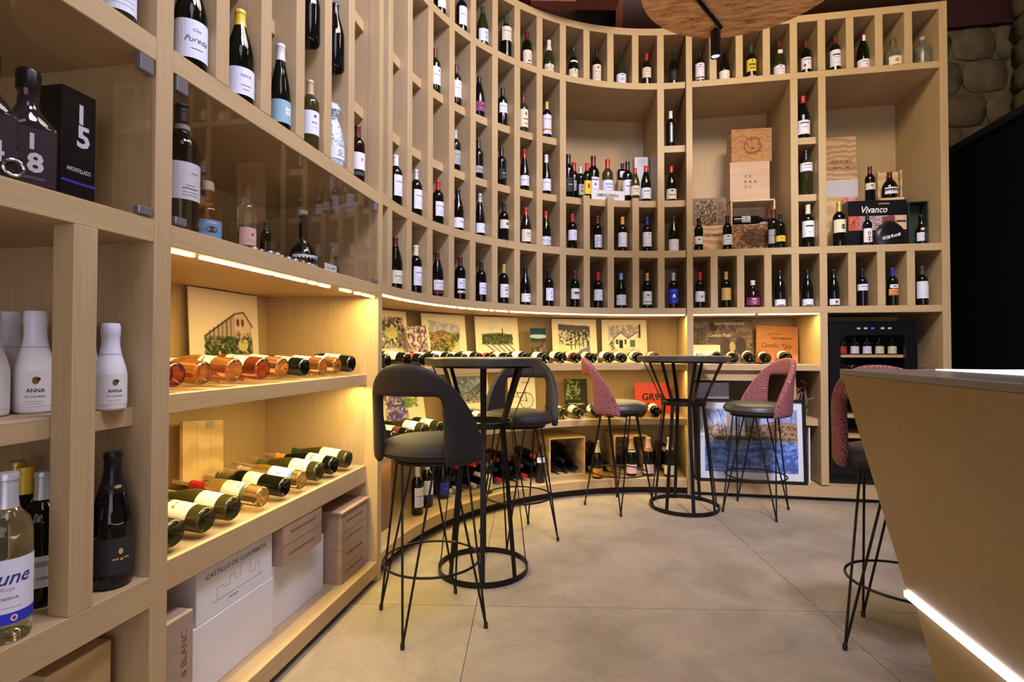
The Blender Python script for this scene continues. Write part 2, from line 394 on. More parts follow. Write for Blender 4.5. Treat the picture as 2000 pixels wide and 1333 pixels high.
# ------------------------------------------------------------------ shelving units
def arc_board(mb, r0, r1, t0, t1, z0, z1, mat, n=None):
    n = n or max(1, int(abs(t1 - t0) / 2.0)); vs = []; fs = []
    for i in range(n + 1):
        t = t0 + (t1 - t0) * i / n
        for r, z in ((r0, z0), (r1, z0), (r1, z1), (r0, z1)):
            q = arcp(t, r); vs.append((q.x, q.y, z))
    for i in range(n):
        for k in range(4):
            a = i * 4 + k; b = i * 4 + (k + 1) % 4; fs.append((a, a + 4, b + 4, b))
    fs.append((0, 1, 2, 3)); fs.append((n * 4 + 3, n * 4 + 2, n * 4 + 1, n * 4))
    return mb.add(vs, fs, mat)
def arc_part(name, par, *a, n=None): return arc_board(MB(), *a, n=n).obj(name, par)
def arc_div(name, par, t, z0, z1, mat=None, wd=0.055, r0=RAD, r1=RAD + DEP):
    c = arcp(t, RAD); a = R_(min(t, 90)); ra = Vector((-math.sin(a), math.cos(a), 0)); ta = Vector((-math.cos(a), -math.sin(a), 0))
    vs = []
    for z in (z0, z1):
        for dr, dt in ((r0 - RAD, -wd / 2), (r1 - RAD, -wd / 2), (r1 - RAD, wd / 2), (r0 - RAD, wd / 2)):
            q = c + ra * dr + ta * dt; vs.append((q.x, q.y, z))
    return MB().add(vs, [(0, 3, 2, 1), (4, 5, 6, 7), (0, 1, 5, 4), (1, 2, 6, 5), (2, 3, 7, 6), (3, 0, 4, 7)], mat or WV).obj(name, par, bevel=0.0012)

# left run, near part (x < XL, y from 0.30 to 1.235) and lit part (y 1.235 to 2.594)
XB = XL - DEP
def left_unit(label, y0, y1):
    t = thing('display_shelving', label, 'shelving', (0, 0, 0))
    boxo('back_panel', (XB - 0.02, y0, 0.03, XB, y1, ZT), WV, t, 0)
    ye = y1 - (0.0545 if y1 < 2 else 0.047)
    boxo('beam', (XB, y0, ZAb - 0.018, XL - 0.0008, ye, ZA - 0.012), WH, t)
    boxo('beam', (XB, y0, 1.916, XL - 0.0008, ye, 1.977), WH, t)
    boxo('top_board', (XB, y0, ZTb, XL - 0.0008, ye, ZT - 0.001), WH, t)
    boxo('shelf', (XB, y0, ZEb, XL - 0.0008, ye, ZE), WH, t)
    return t
LA = left_unit('near tall wooden shelving on the left with glass-fronted compartment', 0.20, 1.2345)
LB = left_unit('lit wooden wall shelving between near left shelving and the curve', 1.2355, 2.594)
boxo('side_panel', (XB, 1.18, 0.0, XL, 1.2345, ZT), WV, LA)
boxo('side_panel', (XB, 2.547, 0.0, XL, 2.594, ZT), WV, LB)
boxo('corner_strip', (XL - 0.002 - 0.06, 2.5455, 0.1, XL - 0.0005, 2.5475, ZT), WV, LB, 0)
for y in (1.392, 1.601, 1.806, 2.010, 2.217):
    boxo('divider', (XB, y, 1.977, XL, y + 0.055, ZEb), WV, LB)
ys = [1.2355, 1.392, 1.601, 1.806, 2.010, 2.217, 2.547]
for i in range(6):
    a = ys[i] + (0.055 if i else 0); b = ys[i + 1]
    for zt, zb in ((ZC, ZCb), (ZD, ZDb)): boxo('cubby_shelf', (XB, a, zb, XL - 0.09, b, zt), WH, LB)
boxo('divider', (XB, 0.972, 1.977, XL, 1.027, ZEb), WV, LA)
boxo('cubby_shelf', (XB, 1.027, ZCb, XL - 0.09, 1.18, ZC), WH, LA)
boxo('shelf', (XB, 1.2355, 0.992, XL - 0.062, 2.547, 1.046), WH, LB)
boxo('shelf', (XB, 1.2355, 0.500, XL - 0.062, 2.547, 0.584), WH, LB)
boxo('base', (XB, 1.2355, 0.030, XL, 2.546, 0.100), WH, LB)
boxo('plinth', (XB, 1.2355, 0.0, XL - 0.07, 2.546, 0.030), BLKP, LB, 0)
# near part, below the beam
boxo('post', (XL - 0.055, 0.971, 0.592, XL, 1.027, ZAb - 0.018), WV, LA)
boxo('shelf', (XB, 0.20, 0.515, XL, 1.18, 0.592), WH, LA)
boxo('shelf', (XB, 0.20, 0.975, XL - 0.056, 1.18, 1.022), WH, LA)
boxo('base', (XB, 0.20, 0.030, XL, 1.18, 0.100), WH, LA)
# display slats that part the lying bottles
def slat_left(y, z): 
    o = MB().box(-0.50, -0.007, -0.006, -0.10, 0.007, 0.008, WHd).obj('slat', LB, bevel=0.001); o.location = (XL - 0.075, y, z + 0.006); o.rotation_euler = (0, R_(6), 0); return o
for k in range(11): slat_left(1.30 + k * 0.115, 0.584)
for k in range(11): slat_left(1.30 + k * 0.115, 1.046)

# curved run
PLN = plain('plinth_dark', (0.025, 0.017, 0.012), 0.7)
DT = [90.6, 82.65, 75.0, 67.6, 60.6, 53.66, 46.8, 40.1, 33.25, 26.5, 19.85, 13.1, 6.45]
TE, TB_ = 93.68, 0.0
CU = thing('curved_shelving', 'tall curved wooden bottle shelving in the corner', 'shelving')
def arcs(name, z0, z1, ta=0.0, tb=TE, r0=RAD, r1=RAD + DEP, mat=WH): return arc_part(name, CU, r0, r1, ta, tb, z0, z1, mat)
arc_part('back_panel', CU, RAD + DEP, RAD + DEP + 0.02, -0.0, TE, 0.06, ZT, WV)
for zb, zt in ((ZTb, ZT), (ZEb, ZE), (ZBb, ZB), (ZAb, ZA)):
    arcs('long_shelf', zb, zt, 0.2, 49.9); arcs('long_shelf', zb, zt, 49.98, TE)
arcs('shelf', Z2b, Z2, 0.1, TE, RAD + 0.03); arcs('shelf', Z1b, Z1, 0.1, TE, RAD + 0.03)
arcs('base', Z0b, Z0, 0.1, TE); arcs('plinth', 0.0, Z0b, 0.1, TE, RAD + 0.05, mat=PLN)
for k, t in enumerate(DT):
    arc_div('divider', CU, t, ZA, ZBb); arc_div('divider', CU, t, ZE, ZTb)
    if k <= 8 or k == 12: arc_div('divider', CU, t, ZB, ZEb)
    else: arc_div('divider', CU, t, ZB, ZC + 0.008, r1=RAD + 0.05); arc_div('divider', CU, t, ZB, ZCb, r0=RAD + 0.051)
def half(t): return math.degrees(0.0275 / RAD)
eds = [TE] + DT + [0.0]
for i in range(14):
    a = eds[i] - (half(0) if i else 0); b = eds[i + 1] + (half(0) if i < 13 else 0)
    if 9 <= i <= 12: continue
    for zb, zt in ((ZCb, ZC), (ZDb, ZD)): arcs('cubby_shelf', zb, zt, b, a, RAD + 0.055)
arcs('niche_shelf', ZCb, ZC, DT[12] + half(0), DT[8] - half(0), RAD + 0.055)

# right run
RU = thing('straight_shelving', 'straight wooden wine shelving on the back wall, right of the curve', 'shelving')
YB = YR + DEP; PX0, PX1 = 0.651, 0.700; QX0, QX1 = 2.4975, 2.552
boxo('back_panel', (PX0, YB, 0.06, QX1, YB + 0.02, ZT), WV, RU, 0)
boxo('post', (PX0, YR - 0.003, 0.0, PX1, YB, ZT), WV, RU); boxo('post', (QX0, YR - 0.003, 0.0, QX1, YB, ZT), WV, RU)
for zb, zt in ((ZTb, ZT), (ZEb, ZE), (ZBb, ZB), (ZAb, ZA)): boxo('long_shelf', (PX1, YR, zb, QX0, YB, zt), WH, RU)
RD = [0.836, 1.037, 1.242, 1.444, 1.648, 1.852, 2.057, 2.261]
for k, x in enumerate(RD):
    boxo('divider', (x, YR, ZA, x + 0.055, YB, ZBb), WV, RU); boxo('divider', (x, YR, ZE, x + 0.055, YB, ZTb), WV, RU)
    if k in (3, 4): boxo('divider', (x, YR, ZB, x + 0.055, YB, ZEb), WV, RU)
for zb, zt in ((ZCb, ZC), (ZDb, ZD)): boxo('cubby_shelf', (1.499, YR + 0.055, zb, 1.648, YB, zt), WH, RU)
boxo('post', (1.648, YR, Z0, 1.703, YB, ZAb), WV, RU)
boxo('shelf', (PX1, YR + 0.012, Z2b, 1.648, YB, Z2), WH, RU)
boxo('rail', (PX1, YR + 0.05, 0.925, 1.25, YR + 0.08, Z2b), WH, RU)
boxo('divider', (1.444, YR + 0.09, Z0, 1.499, YB, Z2b), WV, RU)
boxo('cubby_shelf', (1.499, YR + 0.06, 0.575, 1.648, YB, 0.63), WH, RU)
boxo('base', (PX1, YR - 0.0, 0.03, QX0, YB, Z0 - 0.01), WH, RU); boxo('plinth', (PX1, YR + 0.04, 0, QX0, YB, 0.03), BLKP, RU, 0)

# ------------------------------------------------------------------ LED strips under the shelves, each with its own light
LEDC = (1.0, 0.75, 0.26)
def strip_light(name, loc, sx, sy, rz, power, par=None):
    d = bpy.data.lights.new(name, 'AREA'); d.shape = 'RECTANGLE'; d.size = sx; d.size_y = sy; d.energy = power; d.color = LEDC
    o = bpy.data.objects.new(name, d); COL.objects.link(o); o.location = loc; o.rotation_euler = (0, 0, rz)
    return o
ls = thing('led_strip', 'dashed warm LED strip under the beam of the lit left shelving', 'light strip', (XL - 0.03, 1.9, ZAb - 0.022), group='warm shelf LED strips')
y = 1.245
for ln, gap in ((.10, .03), (.34, .02), (.19, .03), (.045, .03), (.08, .10), (.09, .05), (.055, .03), (.06, .03), (.045, .02)):
    boxo('diode_bar', (-0.008, y - 1.9, -0.005, 0.006, y + ln - 1.9, 0.003), LED, ls, 0); y += ln + gap
strip_light('led_left_upper', (XL - 0.05, 1.89, ZAb - 0.03), 0.03, 1.25, 0, 13)
strip_light('led_left_lower', (XL - 0.10, 1.89, 0.985), 0.03, 1.25, 0, 10)
rs = thing('led_strip', 'warm LED strip under the straight back shelving', 'light strip', (1.17, YR + 0.02, ZAb), group='warm shelf LED strips')
for a, b in ((0.702, 1.175), (1.20, 1.646)): boxo('diode_bar', (a - 1.17, -0.006, -0.010, b - 1.17, 0.006, -0.001), LED, rs, 0)
strip_light('led_right', (1.17, YR + 0.04, ZAb - 0.014), 0.90, 0.03, 0, 9)
cs = thing('led_strip', 'long warm LED strip bending under the curved shelving', 'light strip', (0, 0, 0), group='warm shelf LED strips')
t = 0.5; rr = random.Random(3)
while t < 93:
    ln = 11.0 if t < 40 else rr.choice((2.2, 3.5, 1.2, 3.4)); b = min(93.2, t + ln)
    arc_board(MB(), RAD + 0.012, RAD + 0.024, t, b, ZAb - 0.010, ZAb - 0.001, LED).obj('diode_bar', cs); t = b + (0.12 if t < 40 else 0.75)
for k in range(9):
    t = 5 + k * 10; q = arcp(t, RAD + 0.045)
    strip_light('led_curve', (q.x, q.y, ZAb - 0.014), 0.29, 0.03, R_(t), 3.0)
    q = arcp(t, RAD + 0.075); strip_light('led_curve_lower', (q.x, q.y, Z2b - 0.006), 0.29, 0.03, R_(t), 2.2)
    q = arcp(t, RAD + 0.075); strip_light('led_curve_base', (q.x, q.y, Z1b - 0.006), 0.29, 0.02, R_(t), 0.5)

# ------------------------------------------------------------------ bottles
SHP = {
 'bordeaux': ([(0.004, .022), (.016, .017), (.027, .004), (.033, 0), (.0365, .004), (.0375, .012), (.0375, .19), (.0365, .203), (.031, .217), (.0215, .228), (.0162, .237), (.0150, .250), (.0144, .285), (.0160, .2865), (.0160, .296), (.0145, .2985)], 0.236, .0375),
 'burgundy': ([(0.004, .025), (.018, .019), (.030, .004), (.036, 0), (.0398, .004), (.0410, .012), (.0410, .145), (.0398, .160), (.0355, .182), (.0285, .208), (.0220, .230), (.0172, .248), (.0150, .262), (.0145, .284), (.0162, .2855), (.0162, .294), (.0148, .2965)], 0.245, .0410),
 'champagne': ([(0.004, .032), (.020, .024), (.033, .004), (.038, 0), (.0425, .005), (.0440, .015), (.0440, .150), (.0425, .168), (.0370, .196), (.0290, .225), (.0215, .252), (.0172, .275), (.0165, .300), (.0185, .303), (.0185, .313), (.0165, .318)], 0.222, .0440),
 'hock': ([(0.004, .012), (.020, .008), (.032, 0), (.0365, .006), (.0375, .014), (.0375, .120), (.0360, .145), (.0310, .180), (.0240, .218), (.0175, .252), (.0150, .280), (.0146, .312), (.0160, .314), (.0160, .322), (.0146, .325)], 0.262, .0375),
 'squat': ([(0.004, .010), (.030, .004), (.040, 0), (.0470, .010), (.0520, .035), (.0530, .065), (.0510, .092), (.0440, .116), (.0330, .134), (.0225, .146), (.0175, .158), (.0160, .172), (.0156, .194), (.0175, .196), (.0175, .204), (.0160, .206)], 0.172, .0532),
 'spirit': ([(0.004, .008), (.030, .004), (.038, 0), (.0410, .004), (.0430, .014), (.0430, .100), (.0420, .112), (.0350, .124), (.0230, .132), (.0160, .138), (.0145, .150), (.0145, .170), (.0160, .171), (.0160, .176), (.0145, .177)], 0.160, .0430),
 'sparkmini': ([(0.004, .015), (.022, .010), (.029, 0), (.0335, .004), (.0345, .012), (.0345, .085), (.0330, .098), (.0275, .120), (.0215, .140), (.0185, .158), (.0180, .180), (.0195, .186), (.0195, .204), (.0170, .212)], 0.135, .0345),
 'sherry': ([(0.004, .012), (.026, .006), (.037, 0), (.0410, .005), (.0420, .014), (.0450, .120), (.0450, .140), (.0400, .158), (.0280, .176), (.0215, .195), (.0190, .215), (.0180, .245), (.0195, .247), (.0195, .262), (.0165, .265)], 0.242, .0440),
 'longneck': ([(0.004, .010), (.034, .004), (.046, 0), (.0540, .012), (.0590, .04), (.0570, .070), (.0460, .098), (.0310, .116), (.0215, .130), (.0185, .150), (.0165, .230), (.0162, .250), (.0180, .252), (.0180, .262), (.0160, .264)], 0.246, .0570),
}
def rad_at(shape, z):
    pr = SHP[shape][0][3:]
    for (r0, z0), (r1, z1) in zip(pr, pr[1:]):
        if z0 <= z <= z1 and z1 > z0: return r0 + (r1 - r0) * (z - z0) / (z1 - z0)
    return pr[-1][0]
_BM = {}
def body_mesh(shape, glass):
    k = (shape, glass)
    if k not in _BM: _BM[k] = MB().lathe(SHP[shape][0], G[glass], 24).mesh('glass_body', smooth=True)
    return _BM[k]
def cap_mesh(shape, col, z0=None):
    z0 = z0 or SHP[shape][1]; k = ('cap', shape, col, z0)
    if k not in _BM:
        pr = [(r + 0.0007, z) for r, z in SHP[shape][0] if z > z0 + 0.002]
        pr = [(rad_at(shape, z0) + 0.0007, z0)] + pr; pr[-1] = (pr[-1][0], pr[-1][1] + 0.0008)
        pr.append((0.003, pr[-1][1] + 0.0004))
        _BM[k] = MB().lathe(pr, cap_mat(col), 20).mesh('capsule', smooth=True)
    return _BM[k]
# marks printed on a label: u across (m, from the middle), v as a share of the label's height
def T(t, v, size, col='black', shear=0.0, u=0.0, width=None, bold=0.0): return ('t', t, v, size, col, shear, u, width, bold)
def Bar(v, wd, h, col='dark', u=0.0): return ('b', v, wd, h, col, u)
def El(v, rx, ry, col='dark', u=0.0): return ('e', v, rx, ry, col, u)
def lines(n, v0, v1, wd, col='grey', seed=0):
    rr = random.Random(seed); out = []
    for i in range(n):
        v = v0 + (v1 - v0) * (i / max(1, n - 1)); out.append(Bar(v, wd * rr.uniform(0.55, 1.0), 0.0016, col))
    return out
def std(i, h, wd):
    """generic label printing: an emblem, a title block broken into strokes, and fine lines"""
    rr = random.Random(i * 7 + 3); out = []; dark = rr.choice(('dark', 'black', 'brown', 'blue'))
    k = rr.random()
    if k < 0.55: out.append(El(0.80, rr.uniform(.004, .008), rr.uniform(.004, .008), rr.choice(('dark', 'wine', 'gold', 'grey')), rr.uniform(-.004, .004)))
    u = -wd * 0.36; v = 0.56 if k < 0.55 else 0.68
    while u < wd * 0.36:
        q = rr.uniform(.0020, .0045); out.append(Bar(v + rr.uniform(-.015, .015), q, rr.uniform(.004, .007), dark, u)); u += q + rr.uniform(.0010, .0020)
    out += lines(3, 0.40, 0.16, wd * 0.6, rr.choice(('grey', 'dark')), i)
    return out
def label_mesh(shape, base, z0, h, half, marks, key):
    k = ('lab', shape, base, z0, h, half, key)
    if k in _BM: return _BM[k]
    mb = MB(); n = 14; R0 = max(rad_at(shape, z0), rad_at(shape, z0 + h)) + 0.0006; hm = R_(half); b = ink(base)
    def fn(u, v, lift=0.0):
        a = u / R0; r = R0 + lift; return (r * math.sin(a), -r * math.cos(a), z0 + v)
    vs = []; fs = []
    for i in range(n + 1):
        u = (-hm + 2 * hm * i / n) * R0
        vs += [fn(u, 0), fn(u, h)]
    for i in range(n): fs.append((2 * i, 2 * i + 2, 2 * i + 3, 2 * i + 1))
    mb.add(vs, fs, b)
    L = 0.0004
    for q in marks:
        if q[0] == 't':
            _, t, v, size, col, shear, u, width, bold = q
            lay_text(mb, t, ink(col), lambda x, y: fn(x, y, L), u, v * h, size, width, shear, bold)
        elif q[0] == 'b':
            _, v, wd, hh, col, u = q; m = max(1, int(wd / 0.007)); vs = []; fs = []
            for i in range(m + 1):
                x = u - wd / 2 + wd * i / m; vs += [fn(x, v * h - hh / 2, L * 0.8), fn(x, v * h + hh / 2, L * 0.8)]
            for i in range(m): fs.append((2 * i, 2 * i + 2, 2 * i + 3, 2 * i + 1))
            mb.add(vs, fs, ink(col))
        else:
            _, v, rx, ry, col, u = q; m = 12
            vs = [fn(u, v * h, L * 0.9)] + [fn(u + rx * math.cos(2 * PI * i / m), v * h + ry * math.sin(2 * PI * i / m), L * 0.9) for i in range(m)]
            mb.add(vs, [(0, i + 1, (i + 1) % m + 1) for i in range(m)], ink(col))
    _BM[k] = mb.mesh('label'); return _BM[k]
NB = [0]
def bottle(shape, glass, cap, labs, text, loc=None, rz=0.0, mat=None, s=1.0, group=None, capz=None, name='wine_bottle', cat='bottle'):
    """labs: list of (colour, z0, height, half angle, marks or None)"""
    NB[0] += 1
    t = thing(name, text, cat, loc or (0, 0, 0), rz, group, mat)
    if s != 1.0: t.scale = (s, s, s)
    put('glass_body', body_mesh(shape, glass), t)
    if cap: put('capsule', cap_mesh(shape, cap, capz), t)
    for i, (c, z0, h, half, mk) in enumerate(labs):
        R0 = rad_at(shape, z0 + h / 2)
        if mk is None: mk = std(NB[0], h, 2 * R0 * R_(half))
        put('label', label_mesh(shape, c, z0, h, half, mk, NB[0] * 10 + i), t)
    return t
def LW(c='lav', z=.065, h=.085, a=75, mk=None): return [(c, z, h, a, mk)]
def LB_(c='lav', z=.030, h=.065, a=85, mk=None): return [(c, z, h, a, mk)]
LYS = [1.2355, 1.392, 1.601, 1.806, 2.010, 2.217, 2.547]
def face(where, u, dep, rad=0.041, free=False):
    """position and turn of a thing standing in the left run, the curve or the right run, kept clear of the uprights"""
    tries = [dep] + [d for k in range(1, 30) for d in (dep - .01 * k, dep + .01 * k) if .03 <= d <= max(.16, dep + .03)]
    if where == 'R':
        q = ony(u, 540, YR + dep); return (q.x, YR + dep), 0.0
    if where == 'L':
        d = dep; y = onx(u, 540, XL - d).y
        if free: return (XL - d, y), R_(90)
        d = rad + .004; y = onx(u, 540, XL - .03).y
        for a, b in zip(LYS, LYS[1:]):
            a2 = a + (.055 if a > 1.3 else 0)
            if y < b + .03: y = max(a2 + rad + .002, min(onx(u, 540, XL - d).y, b - rad - .002)); break
        return (XL - d, y), R_(90)
    t = arc_at(u, RAD + dep)
    if free: q = arcp(t, RAD + dep); return (q.x, q.y), R_(min(t, 90))
    t0 = arc_at(u, RAD + .02); ed = [TE + 1.0] + DT + [-.9]
    for d in [dep + .01 * k for k in range(0, 4)] + [dep - .01 * k for k in range(1, 6)]:
        t = arc_at(u, RAD + d); m = math.degrees((rad + .002) / (RAD + d)); hb = math.degrees(.0275 / (RAD + d))
        for a, b in zip(ed, ed[1:]):
            if b <= t0 <= a and b + hb + m <= t <= a - hb - m: q = arcp(t, RAD + d); return (q.x, q.y), R_(min(t, 90))
    d = max(.05, dep - .05); t = arc_at(u, RAD + d); m = math.degrees((rad + .002) / (RAD + d)); hb = math.degrees(.0275 / (RAD + d))
    for a, b in zip(ed, ed[1:]):
        if b <= t0 <= a: t = max(b + hb + m, min(t, a - hb - m)); break
    q = arcp(t, RAD + d); return (q.x, q.y), R_(min(t, 90))
def row(lst, z, phrase, group, dep=0.10):
    for i, it in enumerate(lst):
        where, u, shape, glass, cap, labs, look = it[:7]; s = it[7] if len(it) > 7 else 1.0; d = it[8] if len(it) > 8 else dep
        (x, y), rz = face(where, u, d, SHP[shape][2] * s)
        bottle(shape, glass, cap, labs, '%s, %s from left %s' % (look, ORD[i], phrase), (x, y, z + 0.0006), rz, s=s, group=group)

rowA = [
 ('A', 772, 'burgundy', 'dark', 'wine', LB_('cream', .03, .075), 'burgundy bottle with cream label'),
 ('A', 812, 'bordeaux', 'dark', 'cream', LW('lav', .05, .115), 'bottle with long pale label'),
 ('A', 854, 'burgundy', 'black', 'wine', [('white', .045, .065, 85, None), ('wine', .022, .02, 85, [])], 'burgundy bottle with white and red label'),
 ('A', 899, 'bordeaux', 'black', 'wine', [('lav', .075, .07, 75, None), ('cream', .045, .016, 75, [Bar(.5, .03, .006, 'black')])], 'black bottle with framed white label'),
 ('A', 940, 'bordeaux', 'black', 'dark', LW('lav', .055, .085, 62), 'black bottle with lavender label'),
 ('A', 984, 'bordeaux', 'dark', 'gold', LW('white', .05, .10, 80, [Bar(.72, .03, .006, 'wine'), Bar(.55, .034, .007, 'wine'), El(.28, .005, .006, 'wine'), Bar(.12, .02, .002, 'grey')]), 'gold-capped bottle with white label and red lettering'),
 ('A', 1026, 'burgundy', 'black', 'black', LB_('white', .028, .065, 80, [Bar(.75, .03, .002), Bar(.45, .02, .005, 'dark', .01)]), 'black burgundy bottle with low white label'),
 ('A', 1072, 'bordeaux', 'black', 'black', LW('lav', .05, .10, 65, [El(.62, .004, .010, 'blue', .004), El(.30, .005, .008, 'blue', .006), Bar(.9, .006, .004, 'dark', -.018)]), 'black bottle with blue-marked label'),
 ('A', 1123, 'bordeaux', 'dark', 'wine', LW('white', .07, .085, 80, [Bar(.58, .044, .014, 'black'), Bar(.42, .04, .009, 'grey'), Bar(.2, .03, .002, 'grey')]), 'bottle with black brushstroke label'),
 ('A', 1168, 'bordeaux', 'dark', 'red', LW('lav', .065, .09, 80, [Bar(.66, .03, .003, 'grey'), El(.38, .004, .005, 'grey', .006), Bar(.15, .03, .002, 'grey')]), 'red-capped bottle with plain white label'),
 ('A', 1213, 'burgundy', 'dark', 'lblue', LB_('lav', .030, .085, 85), 'light-blue-capped bottle'),
 ('A', 1264, 'bordeaux', 'dark', 'gold', LW('white', .035, .11, 88, [Bar(.70, .022, .010, 'black'), Bar(.55, .03, .003), Bar(.22, .055, .007, 'black'), Bar(.08, .03, .002)]), 'gold-capped bottle with large white label'),
 ('A', 1315, 'bordeaux', 'black', 'silver', LW('bblue', .045, .12, 88, [El(.52, .010, .014, 'lav'), Bar(.42, .03, .006, 'lav'), Bar(.87, .05, .004, 'lblue'), Bar(.14, .02, .003, 'lblue')]), 'silver-capped bottle with bright blue label'),
 ('R', 1367, 'bordeaux', 'dark', 'red', LW('lav', .055, .085, 85, [Bar(.45, .004, .030, 'brown', -.006), Bar(.45, .004, .026, 'wine', .006), El(.5, .006, .008, 'wine', .014), Bar(.12, .05, .004, 'grey')]), 'red-capped bottle with red and black letter label'),
 ('R', 1418, 'bordeaux', 'dark', 'gold', LW('gold', .065, .10, 85, [Bar(.40, .06, .002, 'brown'), El(.75, .008, .01, 'tan')]), 'gold-capped bottle with gold label'),
 ('R', 1470, 'squat', 'red', 'white', [('purple', .018, .058, 70, [Bar(.78, .035, .009, 'pink'), Bar(.5, .05, .003, 'pink'), Bar(.28, .02, .006, 'pink')])], 'squat round bottle with purple label', 1.08),
 ('R', 1523, 'burgundy', 'black', 'black', LB_('lav', .012, .052, 80, [Bar(.82, .012, .004, 'dark'), Bar(.12, .05, .006, 'black')]), 'sloped black bottle with low white label'),
 ('R', 1577, 'burgundy', 'black', 'black', LB_('lav', .012, .052, 80, [Bar(.82, .012, .004, 'dark'), Bar(.12, .05, .006, 'black')]), 'sloped black bottle with low white label'),
 ('R', 1628, 'burgundy', 'black', 'black', LB_('lav', .014, .048, 65, [Bar(.5, .020, .022, 'purple', .006), Bar(.12, .03, .003)]), 'black bottle with purple square on label'),
 ('R', 1684, 'bordeaux', 'black', 'black', LW('lav', .125, .05, 80, [Bar(.62, .045, .006, 'blue'), Bar(.3, .03, .002)]), 'black bottle with high white band'),
 ('R', 1743, 'bordeaux', 'dark', 'blue', [('orange', .085, .048, 65, [Bar(.6, .045, .007, 'red'), Bar(.2, .05, .004, 'wine')]), ('lav', .140, .028, 50, [Bar(.5, .022, .009, 'blue')])], 'blue-capped bottle with orange label', 1.0),
 ('R', 1801, 'bordeaux', 'dark', 'green', LW('lav', .055, .128, 88, [Bar(.25, .06, .001, 'grey'), Bar(.15, .06, .001, 'grey'), El(.93, .007, .008, 'black', .03)]), 'dark bottle with large blank white label', 1.03),
]
row(rowA, ZA, 'in lower cubby row', 'bottles in the lower cubby row')
rowB = [
 ('A', 772, 'bordeaux', 'dark', 'white', LW('lav', .06, .12), 'bottle with tall white label'),
 ('A', 812, 'bordeaux', 'dark', 'silver', LW('lav', .05, .12), 'bottle with tall lavender label'),
 ('A', 855, 'bordeaux', 'dark', 'red', LW('lav', .06, .095), 'red-capped bottle with white label'),
 ('A', 894, 'burgundy', 'black', 'black', LB_('lav', .026, .07, 85, [Bar(.6, .045, .004, 'dark')]), 'black burgundy bottle'),
 ('A', 937, 'hock', 'dark', 'silver', LB_('lav', .035, .07, 85, [El(.5, .004, .008, 'black', .012), Bar(.4, .02, .002)]), 'slim silver-capped bottle'),
 ('A', 984, 'bordeaux', 'black', 'black', LW('cream', .10, .066, 85, [El(.50, .010, .008, 'black', .006), Bar(.62, .014, .014, 'black', .006), Bar(.5, .03, .003, 'black', .006)]), 'black bottle with hat on cream label'),
 ('A', 1027, 'burgundy', 'red', 'red', LB_('cream', .028, .095, 85, [Bar(.66, .03, .006, 'dark'), Bar(.45, .04, .003)]), 'red-capped burgundy bottle with cream label'),
 ('A', 1066, 'burgundy', 'dark', 'red', LB_('lav', .02, .07, 85), 'red-capped burgundy bottle with pale label'),
 ('A', 1118, 'bordeaux', 'dark', 'red', LW('lav', .08, .085, 85, [El(.72, .003, .006, 'dark', .014), Bar(.55, .03, .004, 'grey'), Bar(.35, .03, .002, 'grey')]), 'red-capped bottle with square white label'),
 ('A', 1167, 'bordeaux', 'dark', 'wine', LW('black', .03, .11, 80, [Bar(.5, .074, .104, 'lav'), Bar(.5, .062, .090, 'dark'), El(.62, .012, .016, 'grey'), El(.36, .018, .020, 'lav'), Bar(.12, .03, .006, 'grey')]), 'bottle with framed grey figure label'),
 ('A', 1216, 'bordeaux', 'dark', 'orange', LW('lav', .045, .12, 85, [El(.86, .005, .006, 'orange'), Bar(.62, .05, .003, 'orange'), Bar(.2, .03, .002)]), 'orange-capped bottle with white label'),
 ('A', 1264, 'bordeaux', 'dark', 'blue', LW('lav', .05, .12, 80, [El(.86, .006, .005, 'blue', .008), Bar(.62, .02, .003), Bar(.18, .03, .002)]), 'blue-capped bottle with white label'),
 ('A', 1316, 'burgundy', 'dark', 'dark', LB_('lav', .012, .095, 85, [El(.85, .006, .005, 'grey'), Bar(.62, .05, .003, 'grey'), Bar(.42, .05, .004, 'grey'), Bar(.2, .04, .002, 'grey')]), 'grey-capped burgundy bottle'),
]
row(rowB, ZB, 'standing on second long curved shelf', 'bottles on the second curved shelf')
rowC = [
 ('A', 779, 'bordeaux', 'black', 'black', [], 'unlabelled black bottle', 1.0, 0.22),
 ('A', 894, 'bordeaux', 'dark', 'grey', LW('grey', .05, .10), 'grey-labelled dark bottle', 1.0, .16),
 ('A', 935, 'bordeaux', 'black', 'black', LW('grey', .05, .05, 70), 'black bottle in shadow', 1.0, .16),
 ('A', 979, 'bordeaux', 'black', 'black', LW('black', .05, .08, 70, [Bar(.6, .03, .006, 'silver'), Bar(.3, .02, .004, 'silver')]), 'all-black bottle with silver lettering', 1.0, .14),
 ('A', 1024, 'hock', 'dark', 'red', LB_('lav', .035, .08), 'slim bottle with red tip', 1.0, .09),
 ('A', 1037, 'hock', 'black', 'silver', LB_('lav', .03, .05), 'small slim bottle behind others', 0.82, .20),
 ('A', 1067, 'hock', 'dark', 'white', LB_('lav', .03, .095), 'slim white-capped bottle'),
]
row(rowC, ZC, 'on middle curved cubby shelves', 'bottles on the middle curved cubby shelves')
